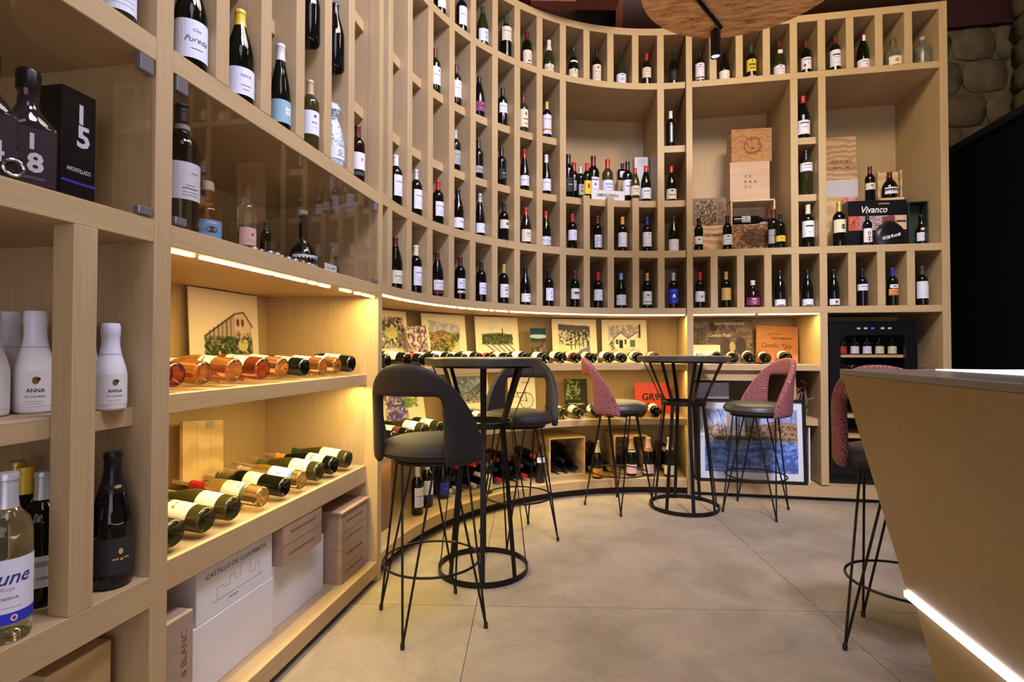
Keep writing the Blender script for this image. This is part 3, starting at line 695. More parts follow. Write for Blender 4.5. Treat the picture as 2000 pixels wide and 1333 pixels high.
rowD = [
 ('A', 848, 'bordeaux', 'dark', 'wine', LW('lav', .05, .12), 'bottle half hidden by upright', 1.0, .13),
 ('A', 890, 'bordeaux', 'dark', 'wine', LW('lav', .06, .12), 'dark bottle with long white label', 1.0, .13),
 ('A', 935, 'burgundy', 'black', 'black', LB_('purple', .035, .07), 'black bottle with purple label', 1.0, .13),
 ('A', 981, 'bordeaux', 'black', 'dark', LW('lav', .10, .075), 'black bottle with high white label'),
 ('A', 1022, 'bordeaux', 'green', 'wine', LW('cream', .04, .14, 85, [El(.75, .008, .014, 'brown'), Bar(.45, .04, .008, 'wine'), Bar(.2, .03, .006, 'wine')]), 'green bottle with cream label'),
 ('A', 1068, 'bordeaux', 'dark', 'gold', [('lav', .075, .11, 82, None), ('gold', .065, .01, 82, []), ('lav', .030, .03, 82, [Bar(.5, .03, .003)])], 'gold-capped bottle with tall white label'),
]
row(rowD, ZD, 'on upper curved cubby shelves', 'bottles on the upper curved cubby shelves')
rowE = [
 ('A', 863, 'bordeaux', 'dark', 'wine', LW('lav', .05, .10), 'dark bottle cut by frame'),
 ('A', 901, 'bordeaux', 'dark', 'black', LW('lav', .05, .13), 'dark bottle with long white label'),
 ('A', 942, 'burgundy', 'green', 'green', LB_('lav', .03, .09, 85, [El(.5, .02, .03, 'lblue')]), 'green bottle with blue picture label'),
 ('A', 988, 'bordeaux', 'dark', 'green', LW('cream', .11, .095, 85), 'large green bottle with cream label', 1.12),
 ('A', 1029, 'bordeaux', 'dark', 'wine', LW('cream', .02, .12, 88, [El(.6, .03, .02, 'grey'), Bar(.3, .03, .01, 'dark'), Bar(.1, .05, .006)]), 'bottle with castle label'),
 ('A', 1072, 'champagne', 'green', 'cream', LB_('cream', .025, .075, 85), 'white-capped sparkling bottle', .95),
 ('A', 1120, 'champagne', 'dark', 'dark', [('cream', .035, .075, 85, None), ('lav', .17, .015, 60, [])], 'sparkling bottle with neck band', .93),
 ('A', 1166, 'bordeaux', 'dark', 'dark', LW('cream', .03, .14, 85), 'bottle with worn parchment label'),
 ('A', 1214, 'burgundy', 'green', 'dark', LB_('lav', .03, .08, 85, [Bar(.85, .03, .006), El(.4, .018, .012, 'lblue')]), 'sloped green bottle with white label'),
 ('A', 1264, 'bordeaux', 'red', 'red', LW('cream', .085, .085, 85, [Bar(.8, .03, .003), Bar(.55, .03, .004, 'wine'), Bar(.3, .04, .002)]), 'red-capped bottle with cream label'),
 ('A', 1317, 'bordeaux', 'black', 'black', [('black', .05, .09, 80, [El(.62, .006, .012, 'olive'), El(.62, .003, .007, 'black'), Bar(.3, .03, .003, 'olive')])], 'all-black bottle with gold emblem'),
 ('R', 1369, 'bordeaux', 'dark', 'black', [('lav', .065, .115, 85, [El(.86, .007, .006, 'dark'), Bar(.7, .04, .004, 'blue'), Bar(.5, .03, .002)]), ('wine', .055, .006, 85, []), ('cream', .042, .012, 85, [])], 'bottle with white label and red bands'),
 ('R', 1417, 'burgundy', 'black', 'black', LB_('white', .014, .085, 85, [Bar(.5, .004, .03, 'grey', .02), Bar(.6, .02, .002, 'grey')]), 'slender black bottle with crumpled white label'),
 ('R', 1470, 'bordeaux', 'dark', 'green', [('yellow', .075, .10, 85, [Bar(.55, .05, .018, 'olive'), Bar(.25, .04, .012, 'olive'), El(.85, .006, .008, 'black')]), ('grey', .02, .02, 60, [])], 'bottle with bright yellow label'),
 ('R', 1525, 'burgundy', 'green', 'wine', [('lav', .022, .075, 88, [El(.85, .006, .005, 'wine'), Bar(.6, .05, .005, 'grey'), Bar(.35, .06, .003, 'grey')]), ('cream', .19, .03, 30, [])], 'red-capped green burgundy bottle', 1.05),
 ('R', 1578, 'bordeaux', 'dark', 'wine', LW('lav', .055, .095, 88, [Bar(.82, .06, .006, 'black'), El(.32, .009, .01, 'wine', -.02), Bar(.5, .02, .003, 'dark', .01)]), 'bottle with red seal on white label'),
 ('R', 1635, 'bordeaux', 'black', 'wine', LW('lav', .055, .125, 85, [Bar(.70, .055, .010, 'black'), Bar(.55, .04, .003), Bar(.2, .03, .002)]), 'bottle with bold black title label', 1.05),
 ('R', 1690, 'burgundy', 'dark', 'wine', [('lav', .014, .075, 88, [Bar(.75, .04, .004), El(.45, .005, .006, 'blue', .012)]), ('white', .235, .045, 28, [])], 'burgundy bottle with white neck strip', 1.05),
 ('R', 1749, 'squat', 'bag', 'olive', [('cream', .018, .055, 50, [El(.5, .014, .014, 'tan'), Bar(.5, .008, .02, 'olive')])], 'old green flask with loose cover', 1.2),
 ('R', 1807, 'spirit', 'bag', 'grey', [], 'cloudy unlabelled flask', 1.35),
]
row(rowE, ZE, 'on topmost shelf', 'bottles on the topmost shelf')
row([('A', 1311, 'bordeaux', 'black', 'cream', [('black', .03, .15, 30, [Bar(.5, .016, .14, 'lav'), Bar(.55, .012, .11, 'black'), Bar(.5, .008, .08, 'lav')])], 'black bottle with narrow upright label', 1.02)], ZD, 'in narrow column beside bottle niche', None)
row([('A', 1312, 'burgundy', 'black', 'red', LB_('cream', .016, .085, 85, [El(.8, .012, .007, 'dark'), Bar(.4, .05, .007, 'dark')]), 'red-capped bottle with eye label', 1.0)], ZC, 'in narrow column beside bottle niche', None)
row([('R', 1571, 'burgundy', 'dark', 'red', LB_('lav', .025, .095, 85, [Bar(.8, .06, .007, 'black'), Bar(.5, .03, .003)]), 'large red-capped burgundy bottle', 1.18)], ZD, 'in narrow column between box niches', None)
row([('R', 1576, 'bordeaux', 'green', 'black', LW('lav', .155, .055, 85, [Bar(.75, .05, .005, 'black'), Bar(.4, .04, .003)]), 'big black bottle with high white label', 1.22)], ZC, 'in narrow column between box niches', None)
row([('R', 1579, 'bordeaux', 'dark', 'cream', LW('lav', .075, .11, 85, [Bar(.68, .05, .010, 'black'), Bar(.3, .02, .003)]), 'large white-labelled bottle', 1.18)], ZB, 'in narrow column between box niches', None)
# bottles in the upper cubbies of the lit left run
LZ = 1.978
for i, (u, sh, gl, cp, lb, look, s) in enumerate([
 (367, 'burgundy', 'dark', 'black', [('lav', .022, .105, 88, [T('Purede', .42, .022, 'black', .35), T('Clos', .70, .012, 'black', .35), Bar(.25, .03, .002)])], 'burgundy bottle with script label behind foremost upright', 1.05),
 (470, 'burgundy', 'dark', 'yellow', [('lav', .018, .085, 80, [T('NIVA', .66, .012, 'dark', width=.032), Bar(.35, .03, .002), Bar(.2, .02, .002)])], 'yellow-capped burgundy bottle in left cubby', 1.05),
 (545, 'hock', 'dark', 'white', [('teal', .02, .085, 88, [Bar(.55, .024, .028, 'lav', .012), Bar(.55, .014, .004, 'dark', .012)])], 'white-capped bottle with teal label', .98),
 (603, 'bordeaux', 'olive', 'tan', [('lav', .06, .10, 85, [Bar(.78, .01, .012, 'dark'), Bar(.5, .004, .008, 'dark', -.010), Bar(.5, .004, .008, 'dark', -.002), Bar(.5, .004, .008, 'dark', .006), Bar(.3, .024, .002, 'grey')])], 'olive bottle with small white label in left cubby', .95),
 (697, 'bordeaux', 'red', 'wine', [('white', .06, .09, 85, [El(.6, .008, .01, 'grey')]), ('green', .03, .02, 85, [])], 'dark bottle beside corner panel in left cubbies', .92)]):
    (x, y), rz = face('L', u, 0.06, SHP[sh][2] * s); bottle(sh, gl, cp, lb, look, (x, y, LZ), rz - R_(26), s=s, group='bottles in the left upper cubbies')
for i, (u, z, look) in enumerate([(617, ZC, 'dark bottle lying in shadow above'), (651, ZC, 'dark bottle above foil-wrapped bottle')]):
    (x, y), rz = face('L', u, 0.14); bottle('burgundy', 'black', 'black', [], 'unlabelled %s, left upper cubby' % ('black bottle above small olive bottle' if i == 0 else 'black bottle above foil-wrapped bottle'), (x, y, z + .0006), rz, group='bottles in the left upper cubbies')
(x, y), rz = face('L', 661, .06, .045)
fo = thing('wrapped_bottle', 'bottle wrapped in crumpled blue-white foil tied at the neck', 'bottle', (x, y, LZ), rz - R_(20))
rr = random.Random(5); pr = [(.004, .002), (.042, 0), (.0455, .01), (.046, .10), (.044, .135), (.036, .17), (.024, .20), (.017, .215), (.024, .232), (.034, .250), (.030, .268), (.018, .285), (.004, .290)]
mb = MB(); mb.lathe(pr, G['foil'], 28); mb.v = [(a * (1 + rr.uniform(-.05, .05)), b * (1 + rr.uniform(-.05, .05)), c + (rr.uniform(-.004, .004) if .02 < c < .28 else 0)) for a, b, c in mb.v]
mb.obj('foil_wrap', fo, smooth=True)
put('label', label_mesh('burgundy', 'lav', .03, .055, 60, [El(.6, .010, .010, 'dark'), El(.6, .007, .007, 'lav'), Bar(.3, .03, .003, 'dark')], 'foil'), fo).scale = (1.16, 1.16, 1)
fo.children[1].name = 'label'
MB().tube([(.019 * math.cos(a * PI / 8), .019 * math.sin(a * PI / 8), .216) for a in range(16)], .0025, ink('lav'), 6, True).obj('tie', fo)

(x, y) = (-1.19, 1.115)
bottle('bordeaux', 'green', 'silver', [('lav', .02, .10, 85, None)], 'bottle cut by top edge in the near upper cubby', (x, y, LZ), R_(64))
# white sparkling minis and spirits in the near left shelving
for i, (x, y, yaw, nm, k) in enumerate([(-1.345, .955, 60, 'white sparkling bottle cut by photo edge', 1.12), (-1.415, 1.052, 12, 'white sparkling bottle, second from left edge, side turned', 1.12), (-1.325, 1.040, 54, 'white sparkling bottle just left of near post', 1.12),
                                     (-1.295, 1.138, 60, 'white mini sparkling bottle peeking behind near post', 1.0), (-1.205, 1.122, 64, 'white mini sparkling bottle just right of near post', 1.0)]):
    t = thing('sparkling_bottle', nm, 'bottle', (x, y, 1.0226), R_(yaw), 'white sparkling bottles'); t.scale = (k, k, k)
    put('glass_body', body_mesh('sparkmini', 'white'), t)
    put('foil', cap_mesh('sparkmini', 'pink' if False else 'lav', .135), t)
    MB().tube([(.0224 * math.cos(a * PI / 10), .0224 * math.sin(a * PI / 10), .137) for a in range(20)], .0009, ink('wine'), 6, True).obj('neck_band', t)
    put('label', label_mesh('sparkmini', 'white', .015, .072, 62, [T('ANNA', .40, .0115, 'black', width=.030, bold=.015), T('DE CODORNIU', .25, .0062, 'dark', width=.034), El(.74, .006, .008, 'brown'), El(.78, .004, .004, 'dark', .004), Bar(.14, .03, .001, 'grey'), Bar(.07, .026, .001, 'grey')], 'anna'), t)

# lower near shelf
t = bottle('champagne', 'black', 'black', [('dark', .035, .085, 85, [El(.62, .005, .007, 'gold'), Bar(.42, .012, .004, 'gold', -.010), Bar(.40, .006, .005, 'gold', .002), Bar(.42, .012, .003, 'gold', .013)]), ('dark', .232, .012, 60, [El(.5, .008, .004, 'gold')])],
           'black sparkling bottle with gold emblem on lower near shelf', tuple(onx(219, 1000, XL - .06).xy) + (.593,), R_(70), s=1.02)
q = onx(14, 1000, XL - .048)
t = bottle('bordeaux', 'pale', 'silver', [('lav', .055, .095, 88, [T('Cune', .54, .034, 'blue', .35, width=.068, bold=.01), T('Rioja', .42, .010, 'grey', .3), T('RESERVA', .25, .007, 'wine', width=.032), Bar(.1, .04, .001, 'grey')]), ('bblue', .035, .02, 88, [El(.5, .005, .006, 'lav', .01), El(.5, .003, .004, 'red', .01)])],
           'white wine bottle with blue script label at left edge', (q.x, q.y, .593), R_(56), s=1.1)
for x, y, cp, lb, nm in [(-1.36, 1.050, 'yellow', LW('lav', .03, .07), 'yellow-capped dark bottle behind white wine bottle'), (-1.272, 1.020, 'silver', [('lav', .045, .07, 85, [T('CHABLIS', .25, .010, 'black', width=.045), Bar(.75, .05, .012, 'grey')])], 'silver screw-cap dark bottle left of near post'), (-1.45, 1.10, 'gold', LW('cream'), 'gold-capped bottle far back on lower near shelf')]:
    bottle('bordeaux', 'dark', cp, lb, nm, (x, y, .5926), R_(62), s=1.0, group='bottles on the lower near shelf')

# ------------------------------------------------------------------ lying bottles
def lie(shape, glass, cap, labs, text, pos, out, tilt=6.0, roll=0.0, s=1.0, group=None):
    """pos: middle of the base; out: unit vector the base looks to"""
    o = Vector((out[0], out[1], 0)).normalized(); up = Vector((0, 0, 1))
    zax = (-o * math.cos(R_(tilt)) + up * math.sin(R_(tilt))).normalized()
    side = zax.cross(up).normalized(); y0 = side.cross(zax)           # y0 close to up
    yax = -(y0 * math.cos(R_(roll)) + side * math.sin(R_(roll))); xax = yax.cross(zax)
    m = Matrix(((xax.x, yax.x, zax.x, pos[0]), (xax.y, yax.y, zax.y, pos[1]), (xax.z, yax.z, zax.z, pos[2]), (0, 0, 0, 1)))
    return bottle(shape, glass, cap, labs, text, mat=m @ Matrix.Scale(s, 4), group=group)
def LL(c='cream', z=.06, h=.09, a=70, mk=None): return [(c, z, h, a, mk)]
low = [(343, 'burgundy', 'olive', 'olive', LL('cream', .05, .08), 'dark bottle cut by post, nearest'), (405, 'burgundy', 'olive', 'olive', [('cream', .045, .085, 70, [T('MONTES', .62, .012, 'black', width=.045, bold=.01), Bar(.4, .03, .002), Bar(.25, .035, .002)])], 'dark bottle with black title label'),
 (457, 'burgundy', 'olive', 'olive', LL('cream', .045, .075, 70, [El(.6, .010, .008, 'grey', .01), Bar(.3, .03, .002)]), 'olive bottle with sketch label'), (515, 'bordeaux', 'gold', 'red', [('cream', .075, .075, 75, [El(.66, .013, .014, 'tan'), Bar(.2, .04, .003)]), ('olive', .055, .02, 75, [T('GRAN', .2, .012, 'cream', width=.03, bold=.02)])], 'golden bottle with red capsule'),
 (558, 'bordeaux', 'dark', 'olive', LL('cream', .10, .065, 75, [Bar(.6, .03, .002, 'grey')]), 'dark bottle with plain cream label'), (591, 'bordeaux', 'gold', 'tan', [('lav', .05, .09, 75, [T('Cune', .4, .028, 'blue', .3, width=.06)]), ('cyan', .038, .012, 75, [])], 'golden bottle with blue script label'),
 (625, 'burgundy', 'olive', 'olive', LL('cream', .045, .085, 75, [El(.55, .012, .012, 'grey'), Bar(.85, .02, .002)]), 'olive bottle with flower label'), (653, 'burgundy', 'dark', 'orange', LL('cream', .045, .085), 'dark bottle with orange capsule'), (681, 'burgundy', 'olive', 'green', LL('cream', .045, .095, 75, [T('Louro', .3, .016, 'dark', .2, width=.05)]), 'green bottle with cream label, farthest')]
for i, (u, sh, gl, cp, lb, nm) in enumerate(low):
    x = XL - .085; q = onx(u, 960, x); R0 = SHP[sh][2]
    lie(sh, gl, cp, lb, '%s, lying on lower lit left shelf' % nm, (x, q.y, .584 + .012 + R0 * 1.05), (1, 0), 6.5, -14, group='bottles lying on the lower lit left shelf')
upr = [(345, 'bordeaux', 'deeprose', 'wine', LL('pink', .08, .07), 'deep red bottle cut by post'), (399, 'bordeaux', 'rose', 'orange', LL('pink', .10, .04, 50), 'orange rosé bottle without front label'), (460, 'burgundy', 'rose', 'gold', LL('cream', .07, .05, 55), 'large amber rosé bottle with cream label'), (515, 'burgundy', 'deeprose', 'wine', LL('pink', .055, .085, 70), 'ruby rosé bottle with pink label'),
 (553, 'burgundy', 'rose', 'gold', LL('cream', .065, .07, 65), 'golden rosé bottle with cream label'), (596, 'bordeaux', 'dark', 'black', LL('pink', .06, .075, 75), 'black bottle with pink label'), (632, 'bordeaux', 'rose', 'pink', LL('white', .06, .08, 60), 'copper rosé bottle with white label'), (660, 'bordeaux', 'rose', 'gold', LL('white', .06, .05, 60), 'pale copper bottle near right end'), (688, 'burgundy', 'dark', 'black', LL('white', .06, .08, 75), 'dark bottle with white label, farthest')]
for i, (u, sh, gl, cp, lb, nm) in enumerate(upr):
    x = XL - .085; q = onx(u, 735, x); R0 = SHP[sh][2]
    lie(sh, gl, cp, lb, '%s, lying on upper lit left shelf' % nm, (x, q.y, 1.046 + .012 + R0 * 1.05), (1, 0), 5.0, -14, group='bottles lying on the upper lit left shelf')
def arc_lie(us, z, texts, dep, tilt, grp, specs):
    for i, u in enumerate(us):
        sh, gl, cp, lb = specs[i % len(specs)]
        t = arc_at(u, RAD + dep); q = arcp(t, RAD + dep); a = R_(min(t, 90)); out = (math.sin(a), -math.cos(a))
        lie(sh, gl, cp, lb, texts % ORD[i], (q.x, q.y, z + SHP[sh][2] * 1.11 + .006), out, tilt, (-16 if u < 900 else -28), s=1.08, group=grp)
cyc = [('bordeaux', 'dark', 'dark', LL('white', .07, .08, 75)), ('burgundy', 'dark', 'black', LL('cream', .055, .085, 75)), ('bordeaux', 'dark', 'wine', [('cream', .085, .07, 75, None), ('red', .05, .03, 75, [])]), ('bordeaux', 'dark', 'dark', LL('cream', .08, .085, 75)), ('burgundy', 'dark', 'black', LL('white', .05, .09, 75))]
arc_lie([759, 797, 826, 853, 880, 908, 936, 963, 995, 1028, 1066, 1098, 1127, 1158, 1191, 1216, 1247, 1280], Z2, 'dark labelled bottle lying on upper lit curved shelf, %s from left', .06, 4, 'bottles lying on the upper lit curved shelf', cyc)
arc_lie([772, 800, 832, 862, 925, 957, 1101, 1132, 1167, 1196, 1222, 1252, 1281], Z1, 'dark labelled bottle lying on lower lit curved shelf, %s from left', .06, 5, 'bottles lying on the lower lit curved shelf',
        [('burgundy', 'dark', 'wine', LL('white', .05, .085, 75)), ('bordeaux', 'dark', 'red', [('cream', .095, .065, 75, None), ('wine', .05, .04, 75, [])]), ('burgundy', 'olive', 'dark', LL('white', .05, .09, 75)), ('bordeaux', 'green', 'olive', LL('cream', .06, .085, 75))])
for i, u in enumerate((1402, 1432, 1465, 1496, 1536)):
    sh, gl, cp, lb = cyc[(1, 3, 4, 0, 1)[i]]; q = ony(u, 695, YR + .07)
    lie(sh, gl, cp, LL('cream', .055, .085, 75), 'dark bottle with cream label, %s from left on straight lit shelf' % ORD[i], (q.x, YR + .07, Z2 + SHP[sh][2] * 1.15 + .006), (-.12, -1), 4, -34, s=1.12, group='bottles lying on the straight lit shelf')
# dark bottles lying behind the upright ones in the lower cubbies
for where, u, nm in (('A', 1090, 'the blue-marked label'), ('A', 1178, 'a red-capped plain label bottle'), ('A', 1230, 'the light-blue-capped bottle'), ('A', 1275, 'the large white label bottle'), ('R', 1430, 'the gold-labelled bottle'), ('R', 1480, 'the squat purple-labelled bottle'), ('R', 1535, 'the left of two low-labelled black bottles'), ('R', 1590, 'the right of two low-labelled black bottles'), ('R', 1643, 'the purple square label bottle'), ('R', 1700, 'the bottle with high white band'), ('R', 1757, 'the orange-labelled bottle')):
    (x, y), rz = face(where, u, .26, free=True); out = (math.sin(rz), -math.cos(rz))
    lie('burgundy', 'black', 'black', [], 'dark bottle lying behind %s, lower cubby row' % nm, (x, y, ZA + .0425), out, 0, 0, group='bottles lying behind the lower cubby row')

# ------------------------------------------------------------------ printed pictures (coloured grids)
def s2l(c): c = np.asarray(c, float); return np.where(c <= 0.04045, c / 12.92, ((c + 0.055) / 1.055) ** 2.4)
class Pic:
    def __init__(s, W, H, bg):
        s.W, s.H = W, H; s.a = np.ones((H, W, 3)) * np.array(bg)
        s.X, s.Y = np.meshgrid((np.arange(W) + .5) / W, (np.arange(H) + .5) / H); s.r = np.random.RandomState(W * 31 + H)
    def noise(s, k, oct=3):
        out = np.zeros((s.H, s.W)); amp = 1; tot = 0
        for o in range(oct):
            n = int(k * 2 ** o) + 2; g = s.r.rand(n, n); x = s.X * (n - 1.001); y = s.Y * (n - 1.001)
            i, j = x.astype(int), y.astype(int); fx, fy = x - i, y - j; fx = fx * fx * (3 - 2 * fx); fy = fy * fy * (3 - 2 * fy)
            out += amp * ((g[j, i] * (1 - fx) + g[j, i + 1] * fx) * (1 - fy) + (g[j + 1, i] * (1 - fx) + g[j + 1, i + 1] * fx) * fy); tot += amp; amp *= .55
        return out / tot
    def mix(s, m, c, al=1.0):
        m = (np.clip(m, 0, 1) * al)[..., None]; c = np.array(c, float); s.a = s.a * (1 - m) + c * m; return s
    def ell(s, x, y, rx, ry, c, al=1.0, rough=0.0, k=10):
        d = ((s.X - x) / rx) ** 2 + ((s.Y - y) / ry) ** 2
        if rough: d = d + (s.noise(k) - .5) * rough * 2
        return s.mix((1 - d) * 6, c, al)
    def poly(s, pts, c, al=1.0, rough=0.0, k=12):
        X, Y = s.X, s.Y
        if rough: X = X + (s.noise(k) - .5) * rough; Y = Y + (s.noise(k) - .5) * rough
        ins = np.zeros(X.shape, bool); n = len(pts)
        for i in range(n):
            x0, y0 = pts[i]; x1, y1 = pts[(i + 1) % n]
            if y0 == y1: continue
            ins ^= ((y0 > Y) != (y1 > Y)) & (X < (x1 - x0) * (Y - y0) / (y1 - y0) + x0)
        return s.mix(ins.astype(float), c, al)
    def line(s, x0, y0, x1, y1, w, c, al=1.0):
        dx, dy = x1 - x0, y1 - y0; L = dx * dx + dy * dy + 1e-9
        t = np.clip(((s.X - x0) * dx + (s.Y - y0) * dy) / L, 0, 1); d = np.hypot(s.X - x0 - t * dx, (s.Y - y0 - t * dy) * s.H / s.W)
        return s.mix((w - d) / (w * .6) + .4, c, al)
    def ring(s, x, y, r, w, c):
        d = np.abs(np.hypot(s.X - x, (s.Y - y) * s.H / s.W) - r); return s.mix((w - d) / (w * .6) + .4, c)
    def dapple(s, x0, y0, x1, y1, cols, k=18, th=.52, al=.9, soft=.12):
        m0 = np.clip(np.minimum(np.minimum(s.X - x0, x1 - s.X) / soft, np.minimum(s.Y - y0, y1 - s.Y) / soft), 0, 1)
        for c in cols: s.mix((s.noise(k * 1.7) - th) * 9 * m0, c, al)
        return s
DKI, GRN, DGR, OCH, LIL, BLU, BRN = (.20, .17, .19), (.36, .43, .22), (.17, .22, .13), (.72, .62, .36), (.60, .56, .68), (.35, .40, .60), (.42, .27, .20)
PB = (.90, .85, .76)
def pic_winery():
    p = Pic(110, 110, (.90, .84, .77)); p.poly([(.22, .52), (.62, .25), (.75, .23), (.88, .36), (.88, .66), (.22, .66)], (.72, .64, .58), 1, .02)
    p.poly([(.62, .27), (.75, .24), (.86, .38), (.86, .62), (.64, .58)], (.85, .74, .70), 1); p.line(.2, .53, .62, .26, .010, DKI); p.line(.62, .26, .76, .23, .010, BRN); p.line(.76, .23, .9, .40, .010, BRN)
    for k in range(6): p.line(.26 + k * .06, .47 - k * .035, .26 + k * .06, .56, .008, DKI, .7)
    for x in (.67, .74): p.ell(x, .36, .025, .05, BRN); 
    p.dapple(.18, .52, .90, .85, [DGR, (.25, .30, .18), GRN, DGR], 16, .47, .95, .06); p.ell(.75, .62, .08, .09, (.80, .76, .50), 1, .15); p.dapple(.6, .44, .9, .62, [DKI, (.35, .18, .22)], 22, .55)
    return p.dapple(.2, .72, .88, .92, [(.5, .42, .45)], 14, .5, .6)
def pic_village():
    p = Pic(80, 90, PB); p.dapple(.02, .10, .9, .70, [LIL, DKI, (.45, .46, .58), OCH, DKI], 12, .52, .85, .05); p.ell(.5, .38, .22, .14, (.80, .74, .50), .8, .4); p.dapple(.2, .14, .8, .4, [DKI], 14, .52)
    for k in range(5): p.line(.1 + k * .1, .62, .35 + k * .12, .80, .010, LIL, .6)
    return p
def pic_purple():
    p = Pic(60, 80, (.68, .58, .60)); p.dapple(0, 0, 1, 1, [(.34, .24, .36), (.45, .32, .44), (.85, .76, .74), (.3, .22, .3)], 8, .50, .9, .02); p.line(.15, .9, .9, .35, .03, (.3, .25, .3)); return p
def pic_house():
    p = Pic(110, 90, PB); p.poly([(.15, .14), (.85, .2), (.85, .45), (.15, .42)], (.66, .66, .72), .9, .06); p.dapple(.12, .12, .88, .4, [LIL, (.8, .8, .82)], 12, .5, .7)
    p.poly([(.17, .85), (.15, .36), (.44, .32), (.86, .40), (.80, .50), (.40, .86)], (.42, .42, .22), .95, .06); p.poly([(.2, .42), (.46, .32), (.4, .55), (.2, .6)], (.62, .40, .36), .9, .04)
    p.dapple(.15, .35, .85, .85, [DKI, OCH, DGR, OCH], 16, .53, .85, .05); p.poly([(.55, .82), (.86, .5), (.86, .74), (.6, .9)], (.87, .83, .74), .9, .03)
    for k in range(4): p.line(.56 + k * .05, .82, .84, .56 + k * .06, .006, LIL, .6)
    return p
def pic_vineyard():
    p = Pic(110, 90, PB); p.ell(.5, .47, .36, .14, (.45, .50, .32), 1, .25); p.dapple(.14, .36, .86, .60, [DGR, GRN, DGR, (.3, .32, .22)], 18, .48, .95, .03); p.line(.62, .26, .62, .42, .012, DKI)
    for k in range(5): p.line(.22 + k * .13, .58, .42 + k * .12, .74, .016, (.45, .42, .55), .8)
    p.dapple(.2, .16, .85, .34, [(.75, .76, .80)], 8, .5, .5); return p
def pic_night():
    p = Pic(50, 70, (.25, .22, .22)); p.poly([(0, 0), (1, 0), (1, .32), (0, .32)], (.13, .26, .40)); p.ell(.5, .24, .6, .06, (.75, .85, .92), .9); p.dapple(0, .35, 1, 1, [(.55, .40, .30), (.30, .24, .32), (.45, .42, .30)], 9, .5); p.poly([(.3, .95), (.65, .55), (.85, .95)], (.62, .50, .36), .8); return p
def pic_terrace():
    p = Pic(110, 80, PB); p.poly([(.14, .12), (.84, .16), (.84, .44), (.14, .26)], (.35, .29, .33), .95, .02); p.dapple(.14, .25, .84, .62, [GRN, DKI, DGR, (.8, .8, .75)], 18, .5, .9, .03)
    for k in range(5): p.line(.42 + k * .09, .30 + k * .02, .42 + k * .09, .70 - k * .02, .010, DKI)
    p.poly([(.36, .88), (.84, .58), (.84, .88)], (.46, .40, .60), .9, .04); p.poly([(.14, .55), (.4, .62), (.3, .86), (.14, .86)], (.88, .83, .68), .8, .04); return p
def pic_villa():
    p = Pic(110, 80, PB); p.dapple(.14, .12, .86, .45, [(.55, .56, .58), (.62, .62, .60), LIL], 14, .48, .8, .04); p.poly([(.26, .46), (.42, .30), (.58, .44), (.78, .30), (.80, .66), (.28, .66)], (.90, .88, .84), 1, .01)
    p.line(.24, .47, .42, .30, .010, BRN); p.line(.42, .30, .58, .44, .010, BRN); p.line(.58, .44, .80, .28, .010, BRN); p.poly([(.38, .48), (.46, .48), (.46, .66), (.38, .66)], DKI)
    for x in (.31, .50): p.poly([(x, .46), (x + .05, .46), (x + .05, .58), (x, .58)], (.25, .30, .25))
    p.poly([(.62, .48), (.74, .48), (.74, .64), (.62, .64)], (.35, .45, .35)); p.dapple(.14, .45, .30, .75, [DKI, DGR], 14, .5); p.dapple(.14, .64, .86, .80, [LIL, BRN], 16, .55, .6); p.line(.84, .14, .84, .40, .02, DGR); return p
def pic_flowers():
    p = Pic(110, 80, PB); p.dapple(.1, .12, .62, .86, [(.46, .40, .66), (.36, .34, .72), (.72, .55, .66), (.30, .26, .42)], 12, .48, .9, .08); p.dapple(.50, .10, .86, .6, [GRN, (.30, .48, .26), (.5, .6, .35)], 12, .48, .9, .06); p.dapple(.2, .5, .5, .9, [(.25, .25, .75)], 12, .5); return p
def pic_mountain():
    p = Pic(100, 90, PB); p.poly([(.12, .10), (.86, .10), (.86, .62), (.12, .62)], (.52, .57, .68), .95, .02); p.dapple(.12, .1, .86, .4, [(.72, .75, .82), BLU], 8, .5, .8); p.poly([(.12, .30), (.45, .44), (.7, .28), (.86, .22), (.86, .62), (.12, .62)], (.35, .38, .38), .9, .04)
    p.dapple(.12, .4, .86, .66, [DGR, (.5, .52, .40), LIL], 16, .5, .8, .03); p.line(.14, .66, .86, .64, .008, BRN, .6); p.ell(.45, .85, .35, .10, (.35, .40, .32), .6, .4); return p
def pic_bike():
    p = Pic(90, 110, (.88, .85, .80)); p.ring(.66, .62, .24, .012, DKI); p.ring(.24, .44, .10, .010, DKI)
    for k in range(12): a = k * PI / 6; p.line(.66, .62, .66 + .23 * math.cos(a), .62 + .23 * math.sin(a) * 90 / 110, .004, DKI, .8)
    p.line(.3, .42, .62, .42, .012, DKI); p.line(.62, .42, .66, .62, .010, DKI); p.line(.3, .42, .45, .62, .010, DKI); p.line(.45, .62, .66, .62, .008, DKI); p.line(.5, .16, .8, .16, .010, DKI); p.line(.62, .34, .62, .42, .01, DKI); p.dapple(.35, .4, .62, .68, [DKI], 22, .6, .5); return p
def pic_terruño():
    p = Pic(70, 76, (.16, .17, .14)); p.dapple(.02, .0, .7, .62, [(.30, .36, .16), (.52, .58, .30), (.66, .70, .44)], 11, .56, .9, .05); return p
